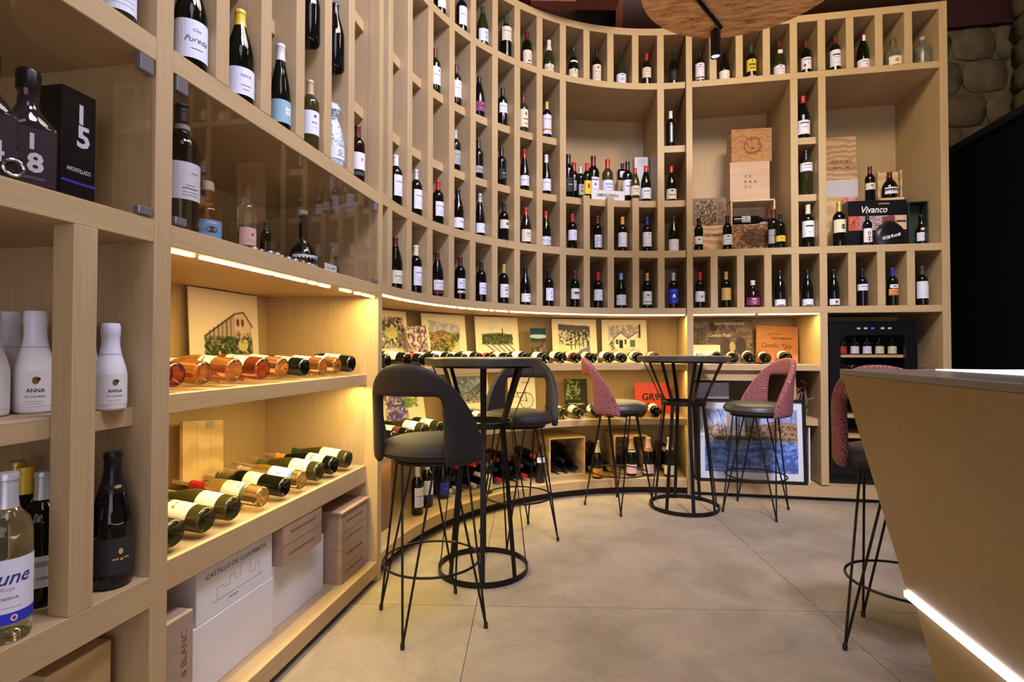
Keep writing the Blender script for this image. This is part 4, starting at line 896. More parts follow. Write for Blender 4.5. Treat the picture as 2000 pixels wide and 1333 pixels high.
def pic_town():
    p = Pic(200, 150, (.60, .67, .84)); p.dapple(0, 0, 1, .35, [(.75, .78, .88), (.50, .58, .82)], 6, .5, .7, .01)
    for k in range(9): p.line(.02 + k * .13, .0, .10 + k * .12, .26, .004, (.25, .25, .35), .8); p.line(.05 + .1 * k, .08, .16 + .1 * k, .03, .003, (.3, .3, .4), .7)
    p.poly([(0, .30), (.18, .26), (.24, .27), (.26, .10), (.30, .10), (.31, .27), (.55, .28), (.75, .18), (1, .22), (1, .50), (0, .50)], (.66, .50, .40), 1, .03, 30)
    p.dapple(0, .25, 1, .50, [(.84, .72, .58), (.36, .28, .26), (.78, .60, .40), (.30, .30, .24)], 34, .52, .9, .02); p.poly([(.245, .12), (.275, .03), (.305, .12), (.305, .35), (.245, .35)], (.58, .42, .38), 1, .01); p.dapple(0, .44, 1, .54, [(.35, .38, .24), (.25, .28, .22)], 26, .5, .9, .01)
    p.poly([(0, .51), (1, .51), (1, 1), (0, 1)], (.36, .48, .80))
    n = p.noise(5, 4); Y = p.Y; st = np.sin((Y * 60 + n * 9)) * .5 + .5
    p.mix((Y > .52) * st, (.62, .72, .93), .6); p.mix((Y > .52) * ((p.noise(18) > .55)), (.22, .32, .62), .7); p.mix((Y > .5) * (Y < .62) * (p.noise(14) > .5), (.70, .66, .66), .5); p.ell(.62, .70, .05, .12, (.30, .30, .40), .6, .5); return p
def pic_poster():
    p = Pic(130, 75, (.42, .36, .34)); p.dapple(0, 0, 1, 1, [(.30, .26, .28), (.55, .46, .42), (.36, .32, .40)], 7, .52, .8, .01)
    for k in range(6): p.line(.03 + k * .035, .2, .03 + k * .035, .62, .006, (.22, .18, .20), .8)
    p.ell(.36, .18, .07, .13, (.22, .17, .17), .8, .5); p.ell(.66, .62, .05, .12, (.78, .68, .58), .9, .2); p.ell(.80, .6, .09, .2, (.25, .22, .26), .8, .3); p.ell(.55, .6, .07, .2, (.30, .26, .30), .7, .3); return p
def pic_redtree():
    p = Pic(60, 70, (.78, .77, .82)); p.dapple(.45, .45, 1, .98, [(.72, .34, .22), (.55, .25, .20), (.85, .6, .5)], 12, .47, .95, .05); return p
def pic_band():
    p = Pic(150, 40, (.60, .52, .52)); p.dapple(0, 0, 1, 1, [(.85, .78, .76), (.42, .34, .34), (.72, .66, .68)], 10, .5, .9, .01); p.poly([(0, 0), (.19, 0), (.19, 1), (0, 1)], (.78, .30, .24), .9); p.dapple(0, .1, .2, .9, [(.9, .7, .6), (.3, .12, .12)], 22, .55); p.poly([(.78, 0), (1, 0), (1, 1), (.78, 1)], (.80, .66, .56), 1); p.ell(.9, .5, .07, .45, (.85, .70, .60), 1, .15); p.line(.84, .42, .89, .42, .02, DKI); p.line(.92, .42, .97, .42, .02, DKI); p.poly([(.58, .1), (.8, 0), (.8, 1), (.6, 1)], (.45, .22, .20), .9, .06); return p
def pic_carved():
    p = Pic(80, 50, (.50, .42, .34)); p.dapple(.08, .08, .72, .94, [(.28, .21, .16), (.68, .6, .5), (.24, .18, .14)], 14, .5, .9, .04); p.dapple(.76, .1, .96, .9, [(.3, .22, .17)], 16, .48, .9, .03); return p
def pic_crest():
    p = Pic(90, 76, (.66, .49, .31)); n = np.sin((p.Y * 26 + p.noise(3) * 16)); p.mix((n > .5).astype(float), (.56, .38, .23), .6); 
    p.ring(.52, .5, .20, .010, (.45, .20, .15)); p.dapple(.28, .22, .80, .82, [(.48, .22, .17)], 15, .55, .8, .10); return p
def pic_map():
    p = Pic(90, 70, (.50, .36, .25)); p.dapple(0, 0, 1, 1, [(.62, .46, .30), (.30, .20, .14), (.40, .27, .18), (.70, .55, .38)], 12, .52, .9, .01); p.ell(.6, .45, .35, .35, (.28, .19, .12), .85, .5, 8); p.dapple(.2, .2, .95, .8, [(.48, .34, .2), (.2, .13, .08)], 20, .5); return p
def pic_label_sea():
    p = Pic(40, 36, (.72, .82, .92)); p.ell(.5, .6, .35, .2, (.25, .2, .2), .9, .5); p.dapple(.1, .1, .9, .5, [(.45, .62, .85)], 7, .5); return p
def grid_obj(name, p, w, h, parent, y=-0.0035, z0=0.0, x0=None):
    """the picture as a flat printed sheet of coloured vertices, facing local -y"""
    W, H = p.W, p.H; a = s2l(np.clip(p.a, 0, 1)); x0 = -w / 2 if x0 is None else x0
    xs = x0 + np.linspace(0, w, W); zs = z0 + np.linspace(h, 0, H)
    vs = [(x, y, z) for z in zs for x in xs]; fs = [(j * W + i, (j + 1) * W + i, (j + 1) * W + i + 1, j * W + i + 1) for j in range(H - 1) for i in range(W - 1)]
    me = bpy.data.meshes.new(name); me.from_pydata(vs, [], fs); at = me.color_attributes.new('Col', 'FLOAT_COLOR', 'POINT')
    at.data.foreach_set('color', np.concatenate([a.reshape(-1, 3), np.ones((W * H, 1))], 1).ravel().astype(np.float32)); me.materials.append(VCOL); me.update()
    return put(name, me, parent)
def card(name, label, cat, where, u0, u1, vtop, z, dep, pic, lean=7, back=PAPER, roll=0, th=0.004, zcap=None, base_dz=0.0, group=None):
    um = (u0 + u1) / 2
    if where == 'R':
        a, b = ony(u0, 660, YR + dep), ony(u1, 660, YR + dep); zt = ony(um, vtop, YR + dep).z; c = (a + b) / 2; rz = 0.0
    elif where == 'L':
        a, b = onx(u0, 660, XL - dep), onx(u1, 660, XL - dep); zt = onx(um, vtop, XL - dep).z; c = (a + b) / 2; rz = R_(90)
    else:
        t0, t1 = arc_at(u0, RAD + dep), arc_at(u1, RAD + dep); tm = (t0 + t1) / 2; a, b = arcp(t0, RAD + dep), arcp(t1, RAD + dep); c = arcp(tm, RAD + dep); rz = R_(min(tm, 90))
        d = ray(um, vtop); zt = CAM_H + d.z * math.hypot(c.x, c.y) / math.hypot(d.x, d.y)
    w_ = (b - a).length; h_ = (min(zt, zcap) if zcap else zt) - z
    t = thing(name, label, cat, (c.x, c.y, z + 0.001 + base_dz), 0, group); t.rotation_euler = Matrix.Rotation(rz, 3, 'Z').to_euler() if False else (R_(-lean), R_(roll), rz)
    MB().box(-w_ / 2, -th / 2, 0, w_ / 2, th / 2, h_, back).obj('sheet', t)
    if pic is not None: grid_obj('picture', pic, w_, h_, t, -th / 2 - 0.0008)
    return t, w_, h_, th
ZC1 = ZAb - 0.012
card('art_print', 'watercolour print of long winery with vines, behind rosé bottles', 'art print', 'L', 373, 507, 568, 1.046, .58, pic_winery(), 3, zcap=1.44)
card('art_print', 'watercolour print of village houses beside left corner post', 'art print', 'A', 738, 803, 606, Z2, .46, pic_village(), zcap=ZC1)
card('art_print', 'small purple print leaning crooked between larger prints', 'art print', 'A', 803, 842, 637, Z2, .41, pic_purple(), 6, roll=-5)
card('art_print', 'watercolour print of ochre house and road', 'art print', 'A', 831, 916, 612, Z2, .47, pic_house(), zcap=ZC1)
card('art_print', 'watercolour print of green vineyard rows', 'art print', 'A', 933, 1017, 616, Z2, .47, pic_vineyard(), zcap=ZC1)
card('photo_card', 'small dark landscape photo card between prints', 'photo', 'A', 1038, 1069, 641, Z2, .47, pic_night())
card('art_print', 'watercolour print of terrace with dark awning', 'art print', 'A', 1081, 1168, 620, Z2, .47, pic_terrace(), zcap=ZC1)
card('art_print', 'watercolour print of white gabled villa', 'art print', 'A', 1177, 1265, 622, Z2, .47, pic_villa(), zcap=ZC1)
card('art_print', 'watercolour print of purple flowers behind leather stool', 'art print', 'A', 750, 836, 742, Z1, .47, pic_flowers(), 10)
card('art_print', 'watercolour print of blue mountains behind near table', 'art print', 'A', 882, 960, 726, Z1, .45, pic_mountain(), 8)
card('art_print', 'line drawing print of an old bicycle', 'art print', 'A', 995, 1048, 736, Z1, .46, pic_bike(), 6)
t, w_, h_, th = card('wine_plaque', 'dark green grape plaque with white lettering', 'plaque', 'A', 1104, 1148, 741, Z1, .45, pic_terruño(), 6, BLKP)
mb = MB(); lay_text(mb, 'terrusco', ink('cream'), lambda x, y: (x, -.0036, y), 0, h_ * .24, .036, width=w_ * .68, bold=.01); mb.obj('lettering', t)
t, w_, h_, th = card('wine_plaque', 'bright red plaque with black lettering', 'plaque', 'A', 1240, 1311, 748, Z1, .42, None, 6, plain('red_card', (0.62, 0.045, 0.03), 0.5), th=.012)
mb = MB(); lay_text(mb, 'GR99', ink('black'), lambda x, y: (x, -.0068, y), 0, h_ * .42, .085, width=w_ * .62, bold=.03); mb.obj('lettering', t)
t, w_, h_, th = card('tin_poster', 'vintage brown wine poster on straight lit shelf', 'poster', 'R', 1353, 1472, 624, Z2, .45, pic_poster(), 7, CARDD, zcap=ZC1)
mb = MB()
for tx, x, z, sz, wd, sh in (('VINOS FINOS DE RIOJA', .12, .88, .030, .26, .12), ('Condedo Prado', -.04, .60, .05, .19, .3)): lay_text(mb, tx, ink('cream'), lambda a, b: (a, -.0036, b), w_ * x, h_ * z, sz, width=wd * 1.0, shear=sh, bold=.01)
mb.obj('lettering', t)
t, w_, h_, th = card('name_card', 'small cream card below the vintage poster', 'sign', 'R', 1353, 1407, 674, Z2, .40, None, 7)
mb = MB(); lay_text(mb, 'RO', ink('black'), lambda a, b: (a, -.0026, b), -w_ * .25, h_ * .35, .042, bold=.01); strokes(mb, ink('dark'), lambda a, b: (a, -.0026, b), w_ * .18, h_ * .38, .014, .06); mb.obj('lettering', t)
t, w_, h_, th = card('box_lid', 'orange-brown wooden lid with dark script leaning on lit shelf', 'wooden lid', 'R', 1476, 1558, 637, Z2, .42, None, 8, wood('orange_wood', (.40, .14, .045), (.50, .19, .07), (5, 5, 40)), 3, .01)
mb = MB(); lay_text(mb, 'Castillo Ygay', ink('dark'), lambda a, b: (a, -.0056, b), 0, h_ * .42, .055, width=w_ * .75, shear=.3); strokes(mb, ink('dark'), lambda a, b: (a, -.0056, b), w_ * .12, h_ * .64, .024, w_ * .5); mb.obj('lettering', t); MB().tube([(-.08, -.0056, h_ * .74), (-.03, -.0056, h_ * .80), (.04, -.0056, h_ * .78)], .002, ink('dark'), 5).obj('drawn_stroke', t)

# ------------------------------------------------------------------ boxes
def crate(name, label, cat, b, mat, rz=0.0, faces=None, group=None, bevel=.002, part='body'):
    """b: x0,y0,z0,x1,y1,z1; a thing of one closed box body (+ lid line) with children added by the caller"""
    c = ((b[0] + b[3]) / 2, (b[1] + b[4]) / 2, b[2]); t = thing(name, label, cat, c, rz, group)
    hx, hy, hz = (b[3] - b[0]) / 2, (b[4] - b[1]) / 2, b[5] - b[2]
    MB().box(-hx, -hy, 0, hx, hy, hz, mat).obj(part, t, bevel=bevel); return t, hx, hy, hz
def front_text(t, items, fn):
    for it in items:
        tx, u, v, size, wd, col, sh, bo = it; mb = MB()
        if tx.startswith('~'): strokes(mb, ink(col), fn, u, v, size * .8, wd, len(tx) + int(v * 1000))
        else: lay_text(mb, tx, ink(col), fn, u, v, size, width=wd, shear=sh, bold=bo)
        o = mb.obj('lettering', t)
    return o
# right niche with wine boxes
N1 = YR + .28
t, hx, hy, hz = crate('wine_box', 'pine wine box with burnt crest, topmost of its stack', 'wooden box', (1.060, N1, 2.775, 1.385, N1 + .17, 3.060), BOXW, R_(2)); grid_obj('crest_print', pic_crest(), hx * 2 - .004, hz - .004, t, -hy - .001, .002)
t, hx, hy, hz = crate('wine_box', 'pale wooden wine box with spaced black letters, below crest box', 'wooden box', (1.045, N1 - .01, 2.437, 1.365, N1 + .17, 2.775), wood('pale_box_wood', (.44, .28, .17), (.52, .35, .22), (3, 3, 30)), R_(1))
front_text(t, [('C E', -.035, .200, .034, .055, 'black', 0, 0), ('R R A', -.012, .155, .034, .10, 'black', 0, 0), ('D O', -.035, .110, .034, .055, 'black', 0, 0)], lambda a, b: (a + .02, -hy - .001, b))
ob = thing('open_box', 'open wooden box holding a dark bottle above a cork relief', 'wooden box', (1.215, N1 + .06, ZB), 0)
FR = wood('thin_box_edge', (.55, .38, .22), (.66, .48, .30), (6, 6, 40))
for b in ((-.175, -.13, 0, -.163, .09, .445), (.163, -.13, 0, .175, .09, .445), (-.175, -.13, .435, .175, .09, .447), (-.163, .08, .0, .163, .09, .435), (-.163, -.13, .0, .163, .08, .01)): boxo('box_side', b, FR, ob, .001)
grid_obj('cork_relief', pic_map(), .30, .24, ob, -.075, .012)
MB().box(-.155, -.074, .01, .155, -.05, .255, CARDD).obj('relief_board', ob)
lie('bordeaux', 'black', 'black', LL('grey', .07, .07, 60, [Bar(.5, .03, .006, 'dark')]), 'black bottle lying across the open wooden box', (1.075, N1 + .04, ZB + .30), (-1, 0), 0, 70)
t, w_, h_, th = card('carved_panel', 'carved dark wooden panel leaning in left corner of box niche', 'panel', 'R', 1353, 1419, 388, 2.235, .33, pic_carved(), 0, BOXW, th=.02)
t, hx, hy, hz = crate('wine_box', 'low wooden wine box with dark print under the carved panel', 'wooden box', (.712, YR + .24, ZB, 1.018, YR + .42, 2.234), BOXW, 0)
front_text(t, [('~~', .05, .155, .035, .16, 'black', .25, .01)], lambda a, b: (a, -hy - .001, b))
for sh, gl, cp, lb, nm, u, s, d in (('bordeaux', 'dark', 'black', LW('white', .06, .07, 70, [El(.6, .008, .008, 'dark'), Bar(.2, .03, .002)]), 'small dark bottle at left end of box niche', 1365, .93, .08), ('bordeaux', 'black', 'dark', LW('lav', .05, .085, 75, [El(.82, .012, .006, 'blue'), Bar(.5, .03, .004), Bar(.2, .02, .002)]), 'black bottle with white label before open box', 1421, .98, .10),
                            ('bordeaux', 'black', 'wine', LW('grey', .05, .10, 70), 'dark bottle behind yellow-labelled bottle', 1511, 1.15, .16), ('bordeaux', 'dark', 'black', LW('yellow', .06, .05, 80, [Bar(.6, .02, .008, 'black'), Bar(.2, .03, .003)]), 'bottle with yellow label beside open box', 1525, .95, .08)):
    (x, y), rz = face('R', u, d); bottle(sh, gl, cp, lb, nm, (x, y, ZB + .0006), 0, s=s, group='bottles in the box niche')
# far right niche
t, w_, h_, th = card('box_lid', 'tall wooden lid with burnt lettering in right niche', 'wooden lid', 'R', 1610, 1677, 267, 2.64, .52, None, 3, BOXW, th=.014)
front_text(t, [('VIÑA POMAL', .0, h_ * .40, .045, .19, 'brown', 0, .01), ('COMPROMISO', 0, h_ * .27, .040, .24, 'brown', 0, .01)], lambda a, b: (a + .01, -.0078, b))
t, hx, hy, hz = crate('wine_carton', 'white carton with red autumn tree in right niche', 'carton', (1.80, YR + .46, ZB + .0006, 2.125, YR + .58, 2.635), WHITEC, 0); grid_obj('tree_print', pic_redtree(), hx * 2 - .004, .30, t, -hy - .001, .34)
t, hx, hy, hz = crate('wine_box', 'narrow pale wooden box beside autumn tree carton', 'wooden box', (1.73, YR + .30, ZB, 1.93, YR + .44, 2.46), PINE, 0)
bx_, hx, hy, hz = crate('gift_box', 'large black gift box with white script and picture band', 'gift box', (1.915, YR + .16, ZB, 2.345, YR + .30, 2.37), BLKP, R_(2))
front_text(bx_, [('Vivanco', -.02, .285, .075, .19, 'white', .3, .015), ('DINASTIA', .05, .35, .016, .08, 'white', 0, 0)], lambda a, b: (a, -hy - .0015, b)); grid_obj('picture_band', pic_band(), hx * 2 - .004, .115, bx_, -hy - .001, .145)
gd = thing('wineskin', 'flat black wineskin with white script before gift box', 'wineskin', (2.19, YR + .10, ZB), 0)
pr = [(-.095, .0), (-.115, .05), (-.105, .11), (-.07, .16), (-.02, .195), (.03, .19), (.075, .15), (.108, .10), (.11, .04), (.09, 0)]
mb = MB(); n = len(pr); vs = [(x, -.022, z) for x, z in pr] + [(x, .022, z) for x, z in pr] + [(x * .82, -.036, z * .86 + .012) for x, z in pr]
mb.add(vs, [tuple(range(n, 2 * n))[::-1]] + [(i, (i + 1) % n, n + (i + 1) % n, n + i)[::-1] for i in range(n)] + [(2 * n + i, 2 * n + (i + 1) % n, (i + 1) % n, i)[::-1] for i in range(n)] + [tuple(range(2 * n, 3 * n))], BLKP).obj('skin', gd, smooth=True)
front_text(gd, [('~', 0, 0, .04, .13, 'white', .3, .012)], lambda a, b: (a, -.038, .06 + b + a * .25)); MB().tube([(x * 1.03, -.005, z * 1.03) for x, z in pr], .0035, ink('wine'), 6).obj('cord', gd)
gb = thing('gift_case', 'open dark green case framing a bottle at niche right end', 'gift case', (2.425, YR + .22, ZB), R_(-3)); DG = plain('case_green', (0.02, 0.035, 0.025), .5)
for b in ((-.068, -.07, 0, -.060, .05, .36), (.060, -.07, 0, .068, .05, .36), (-.068, -.07, .352, .068, .05, .36), (-.068, .042, 0, .068, .05, .36), (-.06, -.07, 0, .06, .042, .006)): boxo('case_side', b, DG, gb, .001)
for sh, gl, cp, lb, nm, u, s, d, z in (('bordeaux', 'black', 'gold', LW('cream', .095, .085, 75, [El(.45, .014, .016, 'dark', .012)]), 'tall bottle with gold capsule before narrow pale box', 1640, 1.22, .10, ZB), ('bordeaux', 'black', 'black', LW('white', .03, .125, 70, [El(.62, .013, .018, 'dark'), El(.25, .02, .02, 'dark'), El(.6, .006, .010, 'cream')]), 'black bottle with portrait label before gift box', 1695, .86, .05, ZB),
                            ('sherry', 'black', 'black', [('lav', .05, .07, 70, [Bar(.6, .03, .003), Bar(.4, .02, .002)]), ('pink', .135, .022, 30, [])], 'black bottle inside green case', 1801, .98, .235, ZB + .0065), ('bordeaux', 'black', 'wine', LW('cream', .10, .055, 75, [Bar(.6, .02, .01, 'dark'), Bar(.25, .006, .008, 'black', .004)]), 'bottle with red capsule standing on gift box', 1701, .98, .23, 2.3712)):
    (x, y), rz = face('R', u, d); bottle(sh, gl, cp, lb, nm, (x, y, z), 0, s=s, group='bottles in the right niche')
wb = thing('open_box', 'small open wooden box holding a bottle on gift box', 'wooden box', (2.255, YR + .235, 2.371), R_(-4))
for b in ((-.085, .035, 0, .085, .045, .25), (-.085, -.055, 0, .085, .035, .02), (-.085, -.02, .02, -.075, .035, .25), (.075, -.02, .02, .085, .035, .25)): boxo('box_side', b, PINE, wb, .001)
bottle('squat', 'black', 'wine', [('lav', .03, .05, 60, [Bar(.7, .02, .004), Bar(.4, .04, .002)])], 'round-shouldered bottle in small open box on gift box', (2.255, YR + .225, 2.3915), 0, s=1.05)
# bottle niche in the curve
NG = [('bordeaux', 'black', 'black', LW('dark', .05, .09, 70, [Bar(.5, .03, .006, 'grey')]), 1110, 1.28, .16, 'tall black bottle at left end of curved niche'), ('bordeaux', 'red', 'red', LW('lav', .09, .07, 70), 1121, 1.22, .27, 'red-capped bottle at back of curved niche'), ('bordeaux', 'dark', 'silver', LW('black', .02, .11, 75, [Bar(.5, .062, .10, 'grey'), El(.55, .016, .03, 'dark')]), 1134, .86, .07, 'short bottle with grey picture label in curved niche'),
 ('bordeaux', 'dark', 'red', LW('yellow', .04, .11, 80, [El(.6, .01, .02, 'olive')]), 1147, 1.02, .10, 'red-capped bottle with yellow label in curved niche'), ('bordeaux', 'dark', 'wine', LW('lav', .05, .11, 80, [Bar(.85, .05, .006, 'black'), El(.58, .006, .008, 'black'), Bar(.3, .02, .002)]), 1159, 1.36, .20, 'magnum with dark red capsule in curved niche'), ('bordeaux', 'olive', 'red', LW('lav', .05, .10, 85, [Bar(.72, .05, .01, 'lblue'), Bar(.5, .04, .008, 'grey'), Bar(.3, .02, .002)]), 1187, 1.25, .16, 'olive magnum with red capsule in curved niche'),
 ('bordeaux', 'black', 'black', LW('lav', .05, .11, 85, [Bar(.6, .04, .006, 'dark'), El(.85, .01, .008, 'lblue', .01)]), 1226, 1.18, .14, 'black bottle with blue-tinted label in curved niche'), ('burgundy', 'olive', 'red', LB_('cream', .045, .085, 85, [Bar(.65, .05, .006, 'dark'), Bar(.4, .03, .003)]), 1241, .93, .07, 'olive bottle with cream label in curved niche'), ('burgundy', 'dark', 'red', LB_('lav', .018, .09, 85, [Bar(.68, .05, .006, 'dark'), Bar(.4, .03, .002)]), 1262, 1.02, .09, 'red-tipped burgundy bottle at right end of curved niche')]
for sh, gl, cp, lb, u, s, d, nm in NG:
    (x, y), rz = face('A', u, d, free=True); bottle(sh, gl, cp, lb, nm, (x, y, ZC + .0006), rz, s=s, group='bottles in the curved niche')
(x, y), rz = face('A', 1224, .34, free=True); t, hx, hy, hz = crate('wine_box', 'plain wooden box standing among bottles of curved niche', 'wooden box', (x - .09, y - .06, ZC, x + .09, y + .06, ZC + .245), PINE, rz)
(x2, y2), rz2 = face('A', 1216, .33, free=True)
sq = thing('square_bottle', 'square black bottle standing on plain wooden box', 'bottle', (x2, y2, ZC + .2455), rz2)
MB().box(-.045, -.03, 0, .045, .03, .105, G['black']).obj('glass_body', sq, bevel=.008); MB().lathe([(.013, .10), (.013, .13), (.016, .131), (.016, .160), (.004, .162)], cap_mat('black'), 16).obj('stopper', sq, smooth=True); MB().box(-.03, -.0312, .03, .03, -.0305, .085, ink('lav')).obj('label', sq)
(x, y), rz = face('A', 1251, .36, free=True); t, hx, hy, hz = crate('carton', 'tall white carton with printed square in curved niche', 'carton', (x - .06, y - .05, ZC, x + .06, y + .05, ZC + .46), WHITEC, rz)
mb = MB()
for a, b, c, d in ((-.028, .38, .028, .383), (-.028, .43, .028, .433), (-.028, .38, -.025, .433), (.025, .38, .028, .433), (-.018, .40, .018, .403), (-.018, .413, .018, .416)): mb.box(a, -hy - .0008, b, c, -hy - .0003, d, ink('grey'))
mb.obj('print_mark', t)
(x, y), rz = face('A', 1187, .075, free=True); t = thing('name_sign', 'white sign with dark lettering before the curved niche bottles', 'sign', (x, y, ZC + .0006), rz); MB().box(-.148, -.006, 0, .148, .006, .080, WHITEC).obj('board', t, bevel=.001)
front_text(t, [('XIMENEZ-SPINOLA', 0, .028, .034, .19, 'black', 0, .02)], lambda a, b: (a, -.0068, b)); t.location.z += .002

# ------------------------------------------------------------------ glass doors of the left run and what stands behind them
def sheen(nt, lo, hi):
    lw = nt.nodes.new('ShaderNodeLayerWeight'); lw.inputs[0].default_value = .5; pw = nt.nodes.new('ShaderNodeMath'); pw.operation = 'POWER'; pw.inputs[1].default_value = 4.0
    ma = nt.nodes.new('ShaderNodeMath'); ma.operation = 'MULTIPLY_ADD'; ma.inputs[1].default_value = hi; ma.inputs[2].default_value = lo
    nt.links.new(lw.outputs['Facing'], pw.inputs[0]); nt.links.new(pw.outputs[0], ma.inputs[0]); return ma.outputs[0]
def glass_mat():
    m, nt, b = new_mat('door_glass'); L = nt.links; out = nt.nodes['Material Output']; nt.nodes.remove(b)
    tr = nt.nodes.new('ShaderNodeBsdfTransparent'); tr.inputs[0].default_value = (.94, .93, .91, 1)
    gl = nt.nodes.new('ShaderNodeBsdfGlossy'); gl.inputs['Roughness'].default_value = 0.01; gl.inputs[0].default_value = (.9, .9, .95, 1)
    fr = sheen(nt, .03, .32); mx = nt.nodes.new('ShaderNodeMixShader')
    L.new(fr, mx.inputs[0]); L.new(tr.outputs[0], mx.inputs[1]); L.new(gl.outputs[0], mx.inputs[2]); L.new(mx.outputs[0], out.inputs[0]); return m
DGL = glass_mat()
def gdoor(label, y0, y1, clips):
    t = thing('glass_door', label, 'glass door', (XL - .006, (y0 + y1) / 2, 1.506), group='glass doors of the left shelving'); h = .408; w2 = (y1 - y0) / 2
    MB().box(-.003, -w2, 0, .003, w2, h, DGL).obj('pane', t)
    for sy, zz in clips:
        yy = sy * (w2 - .022); z0 = h - .042 if zz else .004
        boxo('hinge_clip', (-.009, yy - .020, z0, .009, yy + .020, z0 + (.040 if zz else .020)), SATIN, t, .002)
    return t
gdoor('glass door nearest the photo edge in the left shelving', .30, 1.172, ((1, 1), (1, 0)))
gdoor('long middle glass door of the left shelving', 1.242, 1.826, ((-1, 1), (-1, 0)))
gdoor('small glass door beside the corner panel', 1.830, 2.535, ((1, 1), (1, 0)))
GZ = ZA - .012 + .0006
def lx(u, x): return onx(u, 500, x).y
bottle('bordeaux', 'dark', 'black', [('lav', .075, .085, 70, [Bar(.72, .02, .004, 'grey', .01), Bar(.3, .035, .002, 'dark'), Bar(.38, .02, .0015, 'dark'), Bar(.12, .035, .002, 'grey'), Bar(.2, .035, .002, 'grey')]), ('grey', .238, .014, 80, [])], 'tall dark magnum behind middle glass door', (-1.215, lx(352, -1.215), GZ), R_(72), s=1.26)
sp = bottle('spirit', 'amber', None, [('lblue', .018, .062, 60, [El(.5, .018, .010, 'dark'), El(.42, .022, .006, 'brown'), Bar(.85, .03, .004, 'lav')])], 'round amber spirit bottle with pale wooden stopper', (-1.27, lx(403, -1.27), GZ), R_(60), name='spirit_bottle')
MB().lathe([(.012, .165), (.013, .178), (.021, .180), (.020, .205), (.017, .210), (.003, .211)], plain('cork_stopper', (.50, .36, .26), .7), 18).obj('stopper', sp, smooth=True)
bottle('bordeaux', 'pale', 'olive', [('pink', .045, .075, 70, [El(.62, .006, .006, 'brown', .010), Bar(.3, .03, .002, 'grey')])], 'pale spirit bottle with pink label and gold cap', (-1.27, lx(481, -1.27), GZ), R_(60), s=.84, capz=.255, name='spirit_bottle')
bottle('bordeaux', 'dark', 'green', [], 'tiny dark green bottle behind middle glass door', (-1.27, lx(519, -1.27), GZ), R_(60), s=.52, name='miniature_bottle')
bottle('longneck', 'dark', 'white', [('lav', .02, .05, 70, [Bar(.5, .020, .04, 'cyan', .035), Bar(.6, .03, .003, 'grey')])], 'long-necked round bottle with white cap behind small glass door', (-1.29, lx(592, -1.29), GZ), R_(55), s=1.02, name='spirit_bottle')
dc = thing('glass_decanter', 'small clear glass decanter behind small glass door', 'decanter', (-1.30, lx(652, -1.30), GZ)); MB().lathe([(.004, .004), (.035, 0), (.042, .01), (.042, .03), (.02, .08), (.012, .12), (.014, .15), (.004, .151)], G['clear'], 20).obj('bowl', dc, smooth=True)
MB().lathe([(.010, .148), (.009, .155), (.016, .168), (.017, .178), (.010, .190), (.002, .192)], G['clear'], 16).obj('stopper', dc, smooth=True)
nc = thing('price_card', 'small white card with fine print behind small glass door', 'card', (-1.17, lx(646, -1.17), GZ + .001), R_(90)); MB().box(-.05, -.001, 0, .05, .001, .035, ink('lav')).obj('sheet', nc); MB().box(-.035, -.0016, .017, .01, -.0012, .020, ink('grey')).box(.015, -.0016, .017, .035, -.0012, .021, ink('dark')).obj('print_line', nc)
rr = random.Random(2)
for k in range(9):
    y = lx(500 + k * 13, -1.17); c = plain('pebble_%d' % (k % 3), ((.55, .5, .52), (.25, .12, .12), (.45, .42, .55))[k % 3], .2, spec=.6)
    g = thing('glass_pebble', 'small shiny glass pebble, %s from left behind the middle glass doors' % ORD[k], 'pebble', (-1.165 - rr.uniform(0, .012), y, GZ), group='glass pebbles on the glass-door shelf')
    MB().lathe([(.004, 0), (.011, .003), (.013, .008), (.010, .014), (.003, .017)], c, 10).obj('stone_body', g, smooth=True)
# square decanters and the dark box at the photo's left edge
def decanter(label, y, num, yaw):
    t = thing('square_bottle', label, 'bottle', (-1.225, y, GZ), R_(yaw)); mb = MB(); vs = []; fs = []
    prof = [(.040, 0), (.043, .006), (.044, .13), (.042, .145), (.026, .175), (.019, .190), (.017, .215), (.020, .222), (.020, .24), (.016, .246)]
    n = 16
    for r, z in prof:
        e = 5.0 if z < .15 else 2.2
        for k in range(n):
            a = 2 * PI * (k + .5) / n; c, s_ = math.cos(a), math.sin(a); q = (abs(c) ** e + abs(s_) ** e) ** (-1 / e); vs.append((r * q * c, r * q * s_, z))
    for i in range(len(prof) - 1):
        for k in range(n): fs.append((i * n + k, i * n + (k + 1) % n, (i + 1) * n + (k + 1) % n, (i + 1) * n + k))
    fs.append(tuple(range(n))[::-1]); fs.append(tuple((len(prof) - 1) * n + k for k in range(n))); mb.add(vs, fs, plain('smoked_glass', (.030, .020, .024), .05, spec=.7)).obj('glass_body', t, smooth=True)
    MB().lathe([(.0185, .222), (.0215, .224), (.0215, .262), (.018, .268), (.003, .269)], cap_mat('black'), 18).obj('stopper', t, smooth=True)
    MB().box(-.035, -.0455, .012, .035, -.0445, .132, plain('label_plum', (.035, .02, .03), .5)).obj('label', t)
    front_text(t, [(num[0], -.004, .088, .046, None, 'lav', 0, .03), (num[1], .002, .040, .056, None, 'lav', 0, .03), ('AMONTILLADO', 0, .024, .007, .036, 'grey', 0, 0)], lambda a, b: (a, -.0462, b))
    return t
decanter('square smoked decanter with large white 18', lx(50, -1.225), '18', 66)
d14 = decanter('square smoked decanter cut by left photo edge', lx(-34, -1.225), '14', 70)
MB().tube([(.03 + .016 * math.cos(a * PI / 8), -.050, .030 + .016 * math.sin(a * PI / 8)) for a in range(16)], .0035, CHROME, 6, True).obj('medal', d14)
